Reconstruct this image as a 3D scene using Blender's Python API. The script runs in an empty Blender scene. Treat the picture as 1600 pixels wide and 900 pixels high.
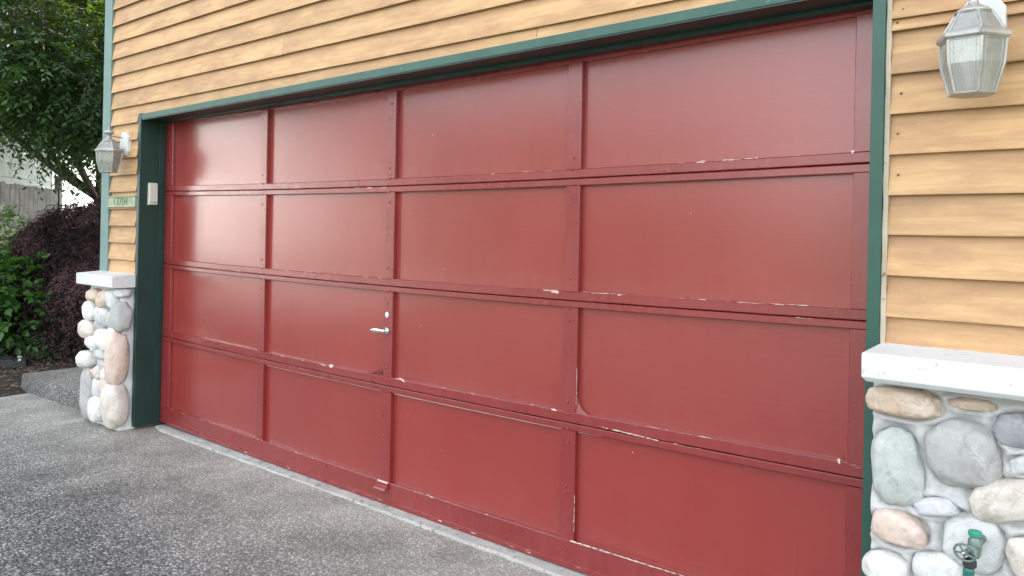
import bpy, bmesh, math, random
import numpy as np
from mathutils import Vector, Matrix, noise
R = math.radians
rnd = random.Random(7)
nr = np.random.default_rng(11)
SC = bpy.context.scene
COL = SC.collection

# ------------------------------------------------------------------ camera
cam_d = bpy.data.cameras.new('camera')
cam = bpy.data.objects.new('camera', cam_d)
COL.objects.link(cam)
SC.camera = cam
yaw, pit, rol = -0.708506, -0.0064134, 0.0187625
fw = Vector((math.sin(yaw) * math.cos(pit), math.cos(yaw) * math.cos(pit), math.sin(pit)))
rt = Vector((math.cos(yaw), -math.sin(yaw), 0))
up = rt.cross(fw)
R2 = rt * math.cos(rol) + up * math.sin(rol)
U2 = -rt * math.sin(rol) + up * math.cos(rol)
m = Matrix((R2, U2, -fw)).transposed().to_4x4()
m.translation = (4.2392, -2.69226, 1.36225)
cam.matrix_world = m
cam_d.sensor_width = 36
cam_d.lens = 1260.645 / 1600 * 36
cam_d.shift_y = -(450 - 372.086) / 1600
cam_d.clip_start = 0.05
cam_d.clip_end = 2000

# ------------------------------------------------------------------ light
SUN_EL, SUN_AZ = R(44), R(30)          # azimuth clockwise from +Y (behind the house)
w = bpy.data.worlds.new('World')
SC.world = w
w.use_nodes = True
wn = w.node_tree
bg = wn.nodes['Background']
sky = wn.nodes.new('ShaderNodeTexSky')
sky.sky_type = 'NISHITA'
sky.sun_disc = False
sky.sun_elevation = SUN_EL
sky.sun_rotation = SUN_AZ
sky.air_density = 1.2
sky.dust_density = 3.0
hz = wn.nodes.new('ShaderNodeHueSaturation')     # hazy, nearly white summer sky
hz.inputs['Saturation'].default_value = 0.26
wn.links.new(sky.outputs[0], hz.inputs['Color'])
wn.links.new(hz.outputs[0], bg.inputs[0])
bg.inputs[1].default_value = 0.15
sd = bpy.data.lights.new('sun', 'SUN')
sd.energy = 4.0
sd.angle = R(0.55)
sd.color = (1.0, 0.95, 0.87)
so = bpy.data.objects.new('sun', sd)
COL.objects.link(so)
sdir = Vector((math.sin(SUN_AZ) * math.cos(SUN_EL), math.cos(SUN_AZ) * math.cos(SUN_EL), math.sin(SUN_EL)))
so.rotation_euler = sdir.to_track_quat('Z', 'Y').to_euler()
SC.view_settings.view_transform = 'Standard'
SC.view_settings.look = 'None'
SC.view_settings.exposure = 2.65
SC.view_settings.gamma = 1.0

# ------------------------------------------------------------------ materials
class NT:
    def __init__(s, name):
        s.m = bpy.data.materials.new(name)
        s.m.use_nodes = True
        s.t = s.m.node_tree
        s.p = s.t.nodes['Principled BSDF']
        s.out = s.t.nodes['Material Output']
    def n(s, typ, **kw):
        nd = s.t.nodes.new(typ)
        for k, v in kw.items():
            if k.startswith('i_'):
                key = k[2:]
                key = int(key) if key.isdigit() else key.replace('_', ' ')
                nd.inputs[key].default_value = v
            else:
                setattr(nd, k, v)
        return nd
    def l(s, a, b):
        s.t.links.new(a, b)
    def coord(s, scale=(1, 1, 1), kind='Object', rot=(0, 0, 0), rand=False):
        tc = s.n('ShaderNodeTexCoord')
        mp = s.n('ShaderNodeMapping')
        mp.inputs['Scale'].default_value = scale
        mp.inputs['Rotation'].default_value = rot
        s.l(tc.outputs[kind], mp.inputs[0])
        if rand:
            oi = s.n('ShaderNodeObjectInfo')
            mu = s.n('ShaderNodeMath', operation='MULTIPLY', i_1=37.0)
            s.l(oi.outputs['Random'], mu.inputs[0])
            s.l(mu.outputs[0], mp.inputs['Location'])
        return mp.outputs[0]
    def noise(s, vec, scale, detail=4, rough=0.55, dist=0.0):
        nd = s.n('ShaderNodeTexNoise')
        nd.inputs['Scale'].default_value = scale
        nd.inputs['Detail'].default_value = detail
        nd.inputs['Roughness'].default_value = rough
        nd.inputs['Distortion'].default_value = dist
        s.l(vec, nd.inputs['Vector'])
        return nd.outputs['Fac']
    def ramp(s, fac, stops, interp='LINEAR'):
        nd = s.n('ShaderNodeValToRGB')
        cr = nd.color_ramp
        cr.interpolation = interp
        while len(cr.elements) < len(stops):
            cr.elements.new(0.5)
        for e, (p, c) in zip(cr.elements, stops):
            e.position = p
            e.color = (c, c, c, 1) if isinstance(c, (int, float)) else (*c, 1)
        s.l(fac, nd.inputs[0])
        return nd.outputs[0]
    def mix(s, fac, a, b, mode='MIX'):
        nd = s.n('ShaderNodeMix', data_type='RGBA', blend_type=mode)
        for sock, v in ((nd.inputs[0], fac), (nd.inputs[6], a), (nd.inputs[7], b)):
            if hasattr(v, 'is_output'):
                s.l(v, sock)
            elif isinstance(v, tuple):
                sock.default_value = (*v, 1)
            else:
                sock.default_value = v
        return nd.outputs[2]
    def bump(s, h, strength=0.3, dist=0.01, prev=None):
        nd = s.n('ShaderNodeBump')
        nd.inputs['Strength'].default_value = strength
        nd.inputs['Distance'].default_value = dist
        s.l(h, nd.inputs['Height'])
        if prev is not None:
            s.l(prev, nd.inputs['Normal'])
        return nd.outputs[0]
    def fin(s, col=None, rough=0.6, normal=None, **kw):
        if col is not None:
            if hasattr(col, 'is_output'):
                s.l(col, s.p.inputs['Base Color'])
            else:
                s.p.inputs['Base Color'].default_value = (*col, 1)
        if hasattr(rough, 'is_output'):
            s.l(rough, s.p.inputs['Roughness'])
        else:
            s.p.inputs['Roughness'].default_value = rough
        if normal is not None:
            s.l(normal, s.p.inputs['Normal'])
        for k, v in kw.items():
            s.p.inputs[k.replace('_', ' ')].default_value = v
        return s.m

M = {}

def mat_door():
    t = NT('red_door_paint')
    v = t.coord(rand=True)
    vs = t.coord((1.2, 1, 14), rand=True)
    big = t.noise(v, 1.6, 5)
    fine = t.noise(v, 45, 4, 0.6)
    streak = t.noise(t.coord((9, 1, 0.8)), 2.0, 4)
    c = t.ramp(big, [(0.3, (0.190, 0.019, 0.020)), (0.7, (0.245, 0.027, 0.026))])
    c = t.mix(t.ramp(streak, [(0.45, 0.0), (0.75, 0.30)]), c, (0.30, 0.062, 0.050))
    chips = t.noise(v, 21, 6, 0.7)
    c = t.mix(t.ramp(chips, [(0.752, 0.0), (0.762, 1.0)]), c, (0.40, 0.20, 0.17))
    rough = t.ramp(t.noise(v, 5, 5), [(0.3, 0.23), (0.7, 0.36)])
    b = t.bump(t.noise(vs, 7, 3, 0.6), 0.12, 0.002)
    
    return t.fin(c, rough, b, Specular_IOR_Level=0.5, Coat_Weight=0.6, Coat_Roughness=0.22)
M['door'] = mat_door()

def mat_panel():
    t = NT('red_panel_paint')
    v = t.coord(rand=True)
    big = t.noise(v, 1.1, 3)
    c = t.ramp(big, [(0.2, (0.222, 0.0220, 0.0200)), (0.8, (0.280, 0.0320, 0.0260))])
    wash = t.noise(t.coord((5, 1, 0.7), rand=True), 1.6, 2, 0.5)
    c = t.mix(t.ramp(wash, [(0.25, 0.0), (0.85, 0.30)]), c, (0.27, 0.046, 0.036))
    fib = t.noise(t.coord((2.2, 1, 55), rand=True), 3.0, 3, 0.6)
    c = t.mix(t.ramp(fib, [(0.35, 0.0), (0.75, 0.22)]), c, (0.30, 0.062, 0.055))
    drip = t.noise(t.coord((30, 1, 1.2), rand=True), 2.0, 4, 0.6)
    c = t.mix(t.ramp(drip, [(0.60, 0.0), (0.78, 0.30)]), c, (0.14, 0.018, 0.018))
    specks = t.noise(v, 60, 2, 0.5)
    c = t.mix(t.ramp(specks, [(0.80, 0.0), (0.82, 0.7)]), c, (0.13, 0.015, 0.015))
    # grey dust that settles toward the foot of each panel
    tg = t.n('ShaderNodeTexCoord')
    sx = t.n('ShaderNodeSeparateXYZ')
    t.l(tg.outputs['Generated'], sx.inputs[0])
    ml = t.n('ShaderNodeMath', operation='MULTIPLY_ADD', i_1=0.5)
    t.l(t.noise(t.coord((6, 1, 2), rand=True), 3, 4, 0.6), ml.inputs[0])
    t.l(sx.outputs[2], ml.inputs[2])
    c = t.mix(t.ramp(ml.outputs[0], [(0.20, 0.12), (0.42, 0.0)]), c, (0.34, 0.16, 0.14))
    rough = t.ramp(t.noise(v, 2.2, 1, 0.5), [(0.2, 0.27), (0.8, 0.33)])
    b = t.bump(t.noise(t.coord((3, 1, 20), rand=True), 4, 2), 0.06, 0.002)
    return t.fin(c, rough, b, Specular_IOR_Level=0.5, Coat_Weight=0.65, Coat_Roughness=0.18)
M['panel'] = mat_panel()

def mat_siding(name, tint=(1, 1, 1)):
    t = NT(name)
    v = t.coord((1.3, 1, 16), rand=True)
    g = t.noise(v, 3.0, 6, 0.62, 0.4)
    blot = t.noise(t.coord((1.6, 1, 5), rand=True), 2.3, 5, 0.6)
    base = t.ramp(g, [(0.25, (0.415, 0.240, 0.112)), (0.5, (0.53, 0.320, 0.153)), (0.75, (0.62, 0.398, 0.203))])
    c = t.mix(t.ramp(blot, [(0.42, 0.0), (0.68, 0.80)]), base, (0.350, 0.195, 0.098))
    fl = t.noise(t.coord((7, 1, 20), rand=True), 3.4, 6, 0.7)
    c = t.mix(t.ramp(fl, [(0.58, 0.0), (0.78, 0.4)]), c, (0.66, 0.44, 0.24))
    dk = t.noise(t.coord((5, 1, 12), rand=True), 5.0, 6, 0.7)
    c = t.mix(t.ramp(dk, [(0.68, 0.0), (0.74, 0.55)]), c, (0.22, 0.13, 0.07))
    # darker towards the top of each board, broken up by noise
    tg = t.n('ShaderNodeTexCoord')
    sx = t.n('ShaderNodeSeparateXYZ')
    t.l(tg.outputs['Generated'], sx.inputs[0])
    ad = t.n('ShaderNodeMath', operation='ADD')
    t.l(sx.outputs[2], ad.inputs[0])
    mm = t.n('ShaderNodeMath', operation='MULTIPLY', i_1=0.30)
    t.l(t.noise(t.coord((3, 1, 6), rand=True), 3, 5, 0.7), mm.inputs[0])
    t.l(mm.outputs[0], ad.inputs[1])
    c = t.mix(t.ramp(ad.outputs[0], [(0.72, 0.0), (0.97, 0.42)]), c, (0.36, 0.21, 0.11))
    knots = t.n('ShaderNodeTexVoronoi', feature='F1')
    t.l(t.coord((2.2, 1, 9), rand=True), knots.inputs['Vector'])
    knots.inputs['Scale'].default_value = 1.6
    c = t.mix(t.ramp(knots.outputs['Distance'], [(0.02, 0.5), (0.07, 0.0)]), c, (0.16, 0.08, 0.04))
    oi = t.n('ShaderNodeObjectInfo')
    c = t.mix(t.ramp(oi.outputs['Random'], [(0, (0.90, 0.90, 0.90)), (1, (1.0, 1.0, 1.0))]), c, c, 'MIX')
    hs = t.n('ShaderNodeHueSaturation')
    t.l(c, hs.inputs['Color'])
    mr = t.n('ShaderNodeMapRange')
    mr.inputs['To Min'].default_value = 0.90
    mr.inputs['To Max'].default_value = 1.08
    t.l(oi.outputs['Random'], mr.inputs[0])
    t.l(mr.outputs[0], hs.inputs['Value'])
    b = t.bump(g, 0.35, 0.004)
    b = t.bump(fl, 0.12, 0.003, b)
    return t.fin(hs.outputs[0], 0.62, b)
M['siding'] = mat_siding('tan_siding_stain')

def mat_paint(name, a, bcol, rough=0.45, worn=None, ws=0.66, noise_scale=6, bumpd=0.003):
    t = NT(name)
    v = t.coord(rand=True)
    c = t.ramp(t.noise(v, noise_scale, 5, 0.6), [(0.3, a), (0.7, bcol)])
    if worn:
        wv = t.noise(t.coord((2, 2, 2), rand=True), 16, 6, 0.7)
        c = t.mix(t.ramp(wv, [(ws, 0.0), (ws + 0.05, 0.8)]), c, worn)
    b = t.bump(t.noise(v, 40, 4, 0.6), 0.15, bumpd)
    return t.fin(c, rough, b)
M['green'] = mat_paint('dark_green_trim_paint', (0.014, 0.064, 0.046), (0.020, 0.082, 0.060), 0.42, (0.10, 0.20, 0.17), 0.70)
M['jamb'] = mat_paint('shade_darkened_green_paint', (0.005, 0.028, 0.023), (0.008, 0.040, 0.033), 0.42, (0.06, 0.12, 0.10), 0.74)  # trim green darkened to carry the shade inside the door opening
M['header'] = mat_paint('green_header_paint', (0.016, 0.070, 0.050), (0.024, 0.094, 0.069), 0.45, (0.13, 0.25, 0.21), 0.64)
M['corner'] = mat_paint('faded_green_paint', (0.12, 0.205, 0.188), (0.165, 0.255, 0.235), 0.55, (0.26, 0.38, 0.35), 0.66)
M['raw'] = mat_paint('bare_weathered_wood', (0.36, 0.30, 0.22), (0.52, 0.45, 0.35), 0.8, (0.18, 0.14, 0.09), 0.6)
M['white'] = mat_paint('white_cap_paint', (0.56, 0.57, 0.57), (0.68, 0.69, 0.69), 0.6, (0.38, 0.38, 0.36), 0.60, 3)
M['concrete'] = mat_paint('pale_sill_concrete', (0.34, 0.34, 0.315), (0.50, 0.50, 0.46), 0.85, (0.18, 0.18, 0.16), 0.56, 5, 0.006)
M['flake'] = mat_paint('bare_primer', (0.52, 0.40, 0.33), (0.70, 0.61, 0.52), 0.7)
M['pinkworn'] = mat_paint('worn_pink_undercoat', (0.36, 0.12, 0.11), (0.48, 0.23, 0.20), 0.6)
M['chipdark'] = mat_paint('open_crack', (0.03, 0.008, 0.008), (0.05, 0.012, 0.012), 0.9)
M['pewter'] = mat_paint('weathered_pewter', (0.30, 0.295, 0.28), (0.50, 0.49, 0.47), 0.42, (0.15, 0.14, 0.13), 0.6, 14)
M['pewter'].node_tree.nodes['Principled BSDF'].inputs['Metallic'].default_value = 0.45
M['palemetal'] = mat_paint('pale_powder_coated_metal', (0.55, 0.56, 0.56), (0.66, 0.67, 0.67), 0.45, (0.42, 0.42, 0.41), 0.66, 10)
M['chrome'] = mat_paint('worn_chrome', (0.55, 0.57, 0.55), (0.75, 0.77, 0.75), 0.25, (0.3, 0.32, 0.3), 0.62, 30)
M['chrome'].node_tree.nodes['Principled BSDF'].inputs['Metallic'].default_value = 0.8
M['plastic'] = mat_paint('aged_beige_plastic', (0.50, 0.49, 0.43), (0.58, 0.57, 0.51), 0.4)
M['sign'] = mat_paint('mossy_green_wood', (0.25, 0.31, 0.20), (0.40, 0.43, 0.30), 0.75, (0.55, 0.52, 0.38), 0.60, 18)
M['digit'] = mat_paint('faded_dark_green_digits', (0.10, 0.14, 0.08), (0.17, 0.21, 0.13), 0.8)
M['brass'] = mat_paint('oxidised_tap_metal', (0.10, 0.15, 0.13), (0.22, 0.28, 0.25), 0.42, (0.08, 0.12, 0.10), 0.58, 60)
M['brass'].node_tree.nodes['Principled BSDF'].inputs['Metallic'].default_value = 0.4
M['hose'] = mat_paint('green_hose_rubber', (0.012, 0.12, 0.10), (0.02, 0.17, 0.14), 0.35)
M['capgreen'] = mat_paint('green_tap_cap', (0.02, 0.24, 0.16), (0.03, 0.30, 0.20), 0.35)
M['black'] = mat_paint('black_rubber', (0.015, 0.016, 0.016), (0.03, 0.03, 0.03), 0.6)
M['nail'] = mat_paint('rusty_nail', (0.10, 0.06, 0.04), (0.24, 0.15, 0.09), 0.8)
M['bulb'] = mat_paint('frosted_bulb', (0.85, 0.85, 0.82), (0.9, 0.9, 0.87), 0.3)
M['roof'] = mat_paint('grey_roof_shingle', (0.06, 0.06, 0.06), (0.11, 0.10, 0.10), 0.9, (0.15, 0.15, 0.14), 0.6, 30)
M['wall'] = mat_paint('sheathing', (0.20, 0.13, 0.07), (0.28, 0.18, 0.10), 0.8)
M['nb_grey'] = mat_paint('grey_lap_paint', (0.20, 0.22, 0.21), (0.26, 0.28, 0.27), 0.7)
M['nb_white'] = mat_paint('white_lap_paint', (0.70, 0.71, 0.72), (0.78, 0.79, 0.79), 0.7)
M['nb_dark'] = mat_paint('dark_recess_paint', (0.02, 0.025, 0.025), (0.03, 0.035, 0.035), 0.8)
M['fence'] = mat_paint('silvered_cedar', (0.09, 0.088, 0.085), (0.17, 0.165, 0.16), 0.85, (0.08, 0.08, 0.075), 0.58, 5)

def mat_glass():
    t = NT('dusty_lantern_glass')
    tr = t.n('ShaderNodeBsdfTransparent')
    tr.inputs[0].default_value = (0.92, 0.95, 0.93, 1)
    gl = t.n('ShaderNodeBsdfGlossy')
    gl.inputs['Roughness'].default_value = 0.08
    df = t.n('ShaderNodeBsdfDiffuse')
    df.inputs[0].default_value = (0.66, 0.66, 0.62, 1)
    fr = t.n('ShaderNodeFresnel')
    fr.inputs[0].default_value = 2.1
    m1 = t.n('ShaderNodeMixShader')
    t.l(fr.outputs[0], m1.inputs[0]); t.l(tr.outputs[0], m1.inputs[1]); t.l(gl.outputs[0], m1.inputs[2])
    dirt = t.ramp(t.noise(t.coord((1, 1, 0.12)), 26, 3, 0.6), [(0.30, 0.20), (0.72, 0.40)])
    m2 = t.n('ShaderNodeMixShader')
    t.l(dirt, m2.inputs[0]); t.l(m1.outputs[0], m2.inputs[1]); t.l(df.outputs[0], m2.inputs[2])
    t.l(m2.outputs[0], t.out.inputs[0])
    return t.m
M['glass'] = mat_glass()

STC = {
    'tan': ((0.50, 0.38, 0.28), (0.66, 0.55, 0.45), (0.34, 0.25, 0.18)),
    'grey': ((0.24, 0.24, 0.26), (0.42, 0.42, 0.44), (0.16, 0.15, 0.18)),
    'greyround': ((0.34, 0.335, 0.325), (0.47, 0.465, 0.45), (0.25, 0.245, 0.24)),
    'bluegreen': ((0.37, 0.405, 0.385), (0.55, 0.565, 0.54), (0.29, 0.33, 0.315)),
    'white': ((0.68, 0.67, 0.65), (0.80, 0.79, 0.76), (0.50, 0.49, 0.46)),
    'cream': ((0.56, 0.51, 0.45), (0.70, 0.66, 0.60), (0.42, 0.36, 0.30)),
    'lilac': ((0.50, 0.50, 0.54), (0.70, 0.70, 0.71), (0.36, 0.36, 0.40)),
    'pink': ((0.58, 0.44, 0.36), (0.70, 0.58, 0.51), (0.44, 0.34, 0.28)),
    'pale': ((0.52, 0.53, 0.53), (0.68, 0.69, 0.68), (0.40, 0.40, 0.41)),
}
def mat_stone(k):
    a, b_, c_ = STC[k]
    t = NT('river_stone_' + k)
    v = t.coord(rand=True)
    c = t.ramp(t.noise(v, 7, 5, 0.6, 0.6), [(0.3, a), (0.68, b_)])
    c = t.mix(t.ramp(t.noise(v, 11, 6, 0.72, 1.6), [(0.50, 0.0), (0.66, 0.75)]), c, c_)
    c = t.mix(t.ramp(t.noise(v, 34, 6, 0.75, 0.5), [(0.56, 0.0), (0.68, 0.5)]), c, c_)
    c = t.mix(t.ramp(t.noise(v, 13, 5, 0.7, 2.2), [(0.60, 0.0), (0.70, 0.45)]), c, (0.74, 0.73, 0.71))
    c = t.mix(t.ramp(t.noise(v, 120, 3, 0.7), [(0.62, 0.0), (0.70, 0.5)]), c, tuple(q * .55 for q in c_))
    b = t.bump(t.noise(v, 16, 7, 0.7), 0.5, 0.010)
    b = t.bump(t.noise(v, 110, 4, 0.7), 0.4, 0.002, b)
    return t.fin(c, 0.62, b)
for k in STC:
    M['st_' + k] = mat_stone(k)

def mat_mortar():
    t = NT('pale_mortar')
    v = t.coord()
    c = t.ramp(t.noise(v, 9, 6, 0.62), [(0.3, (0.48, 0.48, 0.475)), (0.7, (0.64, 0.64, 0.63))])
    c = t.mix(t.ramp(t.noise(v, 18, 6, 0.7, 1.4), [(0.56, 0.0), (0.72, 0.5)]), c, (0.28, 0.28, 0.28))
    c = t.mix(t.ramp(t.noise(v, 5, 6, 0.7, 1.0), [(0.58, 0.0), (0.66, 0.5)]), c, (0.72, 0.72, 0.71))
    b = t.bump(t.noise(v, 22, 8, 0.75, 0.5), 0.9, 0.012)
    b = t.bump(t.noise(v, 240, 3, 0.7), 0.35, 0.001, b)
    return t.fin(c, 0.85, b)
M['mortar'] = mat_mortar()
M['mortar2'] = mat_paint('white_pier_mortar', (0.58, 0.58, 0.57), (0.74, 0.74, 0.73), 0.85, (0.42, 0.42, 0.41), 0.60, 9, 0.01)

def mat_aggregate(zoned=True):
    t = NT('exposed_aggregate_concrete')
    v = t.coord()
    w1 = t.n('ShaderNodeTexVoronoi', feature='F1', voronoi_dimensions='3D')
    w1.inputs['Scale'].default_value = 76
    w1.inputs['Randomness'].default_value = 1
    t.l(v, w1.inputs['Vector'])
    w2 = t.n('ShaderNodeTexVoronoi', feature='F1')
    w2.inputs['Scale'].default_value = 150
    t.l(v, w2.inputs['Vector'])
    sep = t.n('ShaderNodeSeparateColor')
    t.l(w1.outputs['Color'], sep.inputs[0])
    peb = t.ramp(sep.outputs[0], [(0.0, (0.024, 0.026, 0.027)), (0.34, (0.085, 0.087, 0.085)), (0.56, (0.20, 0.198, 0.188)), (0.80, (0.40, 0.39, 0.37)), (1.0, (0.78, 0.76, 0.73))])
    grit = t.n('ShaderNodeSeparateColor')
    t.l(w2.outputs['Color'], grit.inputs[0])
    g2 = t.ramp(grit.outputs[1], [(0.0, (0.030, 0.032, 0.034)), (0.70, (0.15, 0.15, 0.145)), (1.0, (0.60, 0.59, 0.57))])
    msk = t.ramp(w1.outputs['Distance'], [(0.30, 0.0), (0.52, 1.0)])
    c = t.mix(msk, peb, g2)
    # worn paler zone beside the sill and dark oily zone further out
    pos = t.n('ShaderNodeSeparateXYZ')
    t.l(v, pos.inputs[0])
    big = t.noise(v, 1.5, 5, 0.6)
    ad = t.n('ShaderNodeMath', operation='MULTIPLY_ADD', i_1=0.9)
    t.l(big, ad.inputs[0])
    t.l(pos.outputs[1], ad.inputs[2])
    zone = t.ramp(ad.outputs[0], [(0.0, 0.0), (0.38, 1.0)])
    mr = t.n('ShaderNodeMapRange')
    mr.inputs['From Min'].default_value = -0.75
    mr.inputs['From Max'].default_value = 0.38
    t.l(ad.outputs[0], mr.inputs[0])
    c = t.mix(mr.outputs[0] if zoned else 0.15, t.mix(1.0, c, (0.70, 0.71, 0.71), 'MULTIPLY'), t.mix(0.50, c, (0.52, 0.505, 0.44)))
    blot = t.noise(v, 2.6, 5, 0.6, 0.3)
    c = t.mix(t.ramp(blot, [(0.36, 0.70), (0.60, 0.0)]), c, t.mix(0.9, c, t.mix(1.0, c, (0.50, 0.50, 0.51), 'MULTIPLY')))
    patch = t.noise(t.coord((1, 2.4, 1)), 5.5, 6, 0.72, 0.5)
    c = t.mix(t.ramp(patch, [(0.67, 0.0), (0.72, 0.6)]), c, (0.52, 0.51, 0.48))
    inv = t.n('ShaderNodeMath', operation='SUBTRACT', i_0=1.0)
    t.l(w1.outputs['Distance'], inv.inputs[1])
    inv2 = t.n('ShaderNodeMath', operation='SUBTRACT', i_0=1.0)
    t.l(w2.outputs['Distance'], inv2.inputs[1])
    b = t.bump(inv.outputs[0], 0.85, 0.004)
    b = t.bump(inv2.outputs[0], 0.4, 0.0015, b)
    b = t.bump(big, 0.3, 0.02, b)
    return t.fin(c, 0.7, b)
M['agg'] = mat_aggregate()
M['agg_step'] = mat_aggregate(False)

def mat_ground(name, a, b_, c_, sc=9, bd=0.02):
    t = NT(name)
    v = t.coord()
    c = t.ramp(t.noise(v, sc, 7, 0.7), [(0.3, a), (0.7, b_)])
    c = t.mix(t.ramp(t.noise(v, sc * 8, 4, 0.7), [(0.6, 0.0), (0.68, 0.8)]), c, c_)
    return t.fin(c, 0.95, t.bump(t.noise(v, sc * 3, 7, 0.75), 0.8, bd))
M['soil'] = mat_ground('dark_bark_mulch', (0.010, 0.008, 0.007), (0.035, 0.026, 0.020), (0.12, 0.10, 0.08))
M['lawn'] = mat_ground('lawn_grass', (0.03, 0.07, 0.015), (0.06, 0.12, 0.03), (0.10, 0.15, 0.05), 5)
M['road'] = mat_ground('street_concrete', (0.26, 0.26, 0.25), (0.34, 0.33, 0.32), (0.2, 0.2, 0.2), 4, 0.005)
M['asphalt'] = mat_ground('dark_asphalt', (0.045, 0.045, 0.045), (0.07, 0.07, 0.068), (0.11, 0.11, 0.11), 4, 0.005)
M['chip'] = mat_ground('bark_chip', (0.06, 0.04, 0.028), (0.20, 0.15, 0.11), (0.3, 0.25, 0.2), 60)
M['bark'] = mat_ground('tree_bark', (0.05, 0.04, 0.035), (0.12, 0.10, 0.085), (0.16, 0.14, 0.12), 14)

def mat_leaf(name, a, b_, tcol, trans=0.35, rough=0.42, spec=0.5):
    t = NT(name)
    at = t.n('ShaderNodeAttribute', attribute_name='tone')
    c = t.ramp(at.outputs['Fac'], [(0.0, a), (1.0, b_)])
    t.fin(c, rough, None, Specular_IOR_Level=spec)
    tl = t.n('ShaderNodeBsdfTranslucent')
    t.l(t.mix(1.0, t.ramp(at.outputs['Fac'], [(0, 0.6), (1, 1.0)]), tcol, 'MULTIPLY'), tl.inputs[0])
    mx = t.n('ShaderNodeMixShader')
    mx.inputs[0].default_value = trans
    t.l(t.p.outputs[0], mx.inputs[1]); t.l(tl.outputs[0], mx.inputs[2])
    t.l(mx.outputs[0], t.out.inputs[0])
    return t.m
M['leaf'] = mat_leaf('tree_leaf', (0.006, 0.021, 0.010), (0.050, 0.125, 0.036), (0.13, 0.22, 0.02), 0.28, 0.5, 0.35)
M['leaf2'] = mat_leaf('shrub_leaf', (0.020, 0.066, 0.016), (0.085, 0.205, 0.05), (0.12, 0.26, 0.03))
M['leaf3'] = mat_leaf('light_shrub_leaf', (0.05, 0.13, 0.03), (0.11, 0.24, 0.05), (0.2, 0.36, 0.05))
M['maple'] = mat_leaf('purple_maple_leaf', (0.010, 0.006, 0.007), (0.088, 0.048, 0.052), (0.09, 0.022, 0.022), 0.15, 0.6, 0.22)

# ------------------------------------------------------------------ mesh helpers
class MB:
    def __init__(s):
        s.v = []; s.f = []; s.smooth = False
    def box(s, x0, x1, y0, y1, z0, z1, nx=1):
        """box subdivided along x"""
        b = len(s.v)
        for i in range(nx + 1):
            x = x0 + (x1 - x0) * i / nx
            s.v += [(x, y0, z0), (x, y1, z0), (x, y1, z1), (x, y0, z1)]
        for i in range(nx):
            a = b + i * 4; c = a + 4
            s.f += [(a, c, c + 1, a + 1), (a + 1, c + 1, c + 2, a + 2), (a + 2, c + 2, c + 3, a + 3), (a + 3, c + 3, c, a)]
        s.f.append((b, b + 1, b + 2, b + 3))
        e = b + nx * 4
        s.f.append((e + 3, e + 2, e + 1, e))
        return s
    def prism(s, prof, x0, x1, nx=1, axis='x'):
        """profile [(y,z)] extruded along x"""
        n = len(prof); b = len(s.v)
        for i in range(nx + 1):
            x = x0 + (x1 - x0) * i / nx
            s.v += [(x, p[0], p[1]) for p in prof]
        for i in range(nx):
            for k in range(n):
                a = b + i * n + k; a2 = b + i * n + (k + 1) % n
                s.f.append((a, a2, a2 + n, a + n))
        s.f.append(tuple(b + k for k in reversed(range(n))))
        s.f.append(tuple(b + nx * n + k for k in range(n)))
        return s
    def poly(s, pts):
        b = len(s.v); s.v += [tuple(p) for p in pts]; s.f.append(tuple(range(b, b + len(pts)))); return s
    def hull8(s, lo, hi):
        """lo, hi: four points each"""
        b = len(s.v); s.v += [tuple(p) for p in lo] + [tuple(p) for p in hi]
        s.f += [(b + 3, b + 2, b + 1, b), (b + 4, b + 5, b + 6, b + 7)]
        for k in range(4):
            k2 = (k + 1) % 4
            s.f.append((b + k, b + k2, b + 4 + k2, b + 4 + k))
        return s
    def lathe(s, prof, n=20, c=(0, 0, 0), phase=0.0, axis='z'):
        """prof [(r,z)] revolved"""
        b = len(s.v)
        for r, z in prof:
            for k in range(n):
                a = phase + 2 * math.pi * k / n
                p = (r * math.cos(a), r * math.sin(a), z)
                if axis == 'y': p = (p[0], z, p[1])
                if axis == 'x': p = (z, p[0], p[1])
                s.v.append((c[0] + p[0], c[1] + p[1], c[2] + p[2]))
        for i in range(len(prof) - 1):
            for k in range(n):
                k2 = (k + 1) % n
                s.f.append((b + i * n + k, b + i * n + k2, b + (i + 1) * n + k2, b + (i + 1) * n + k))
        s.f.append(tuple(b + k for k in reversed(range(n))))
        s.f.append(tuple(b + (len(prof) - 1) * n + k for k in range(n)))
        return s
    def tube(s, pts, r, n=8):
        pts = [Vector(p) for p in pts]
        rr = r if isinstance(r, (list, tuple)) else [r] * len(pts)
        b = len(s.v)
        for i, p in enumerate(pts):
            d = (pts[min(i + 1, len(pts) - 1)] - pts[max(i - 1, 0)]).normalized()
            u = d.cross(Vector((0.13, 0.31, 0.94))).normalized()
            w_ = d.cross(u)
            for k in range(n):
                a = 2 * math.pi * k / n
                s.v.append(tuple(p + (u * math.cos(a) + w_ * math.sin(a)) * rr[i]))
        for i in range(len(pts) - 1):
            for k in range(n):
                k2 = (k + 1) % n
                s.f.append((b + i * n + k, b + i * n + k2, b + (i + 1) * n + k2, b + (i + 1) * n + k))
        s.f.append(tuple(b + k for k in reversed(range(n))))
        s.f.append(tuple(b + (len(pts) - 1) * n + k for k in range(n)))
        return s
    def warp(s, fn):
        s.v = [fn(*p) for p in s.v]; return s

WORLD = {}
def wloc(o):
    return WORLD.get(o.name, Vector((0, 0, 0)))

def link(o, parent=None, loc=None):
    COL.objects.link(o)
    loc = Vector(loc) if loc is not None else (wloc(parent) if parent else Vector((0, 0, 0)))
    if parent:
        o.parent = parent
        o.location = loc - wloc(parent)
    else:
        o.location = loc
    WORLD[o.name] = loc
    return o

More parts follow.
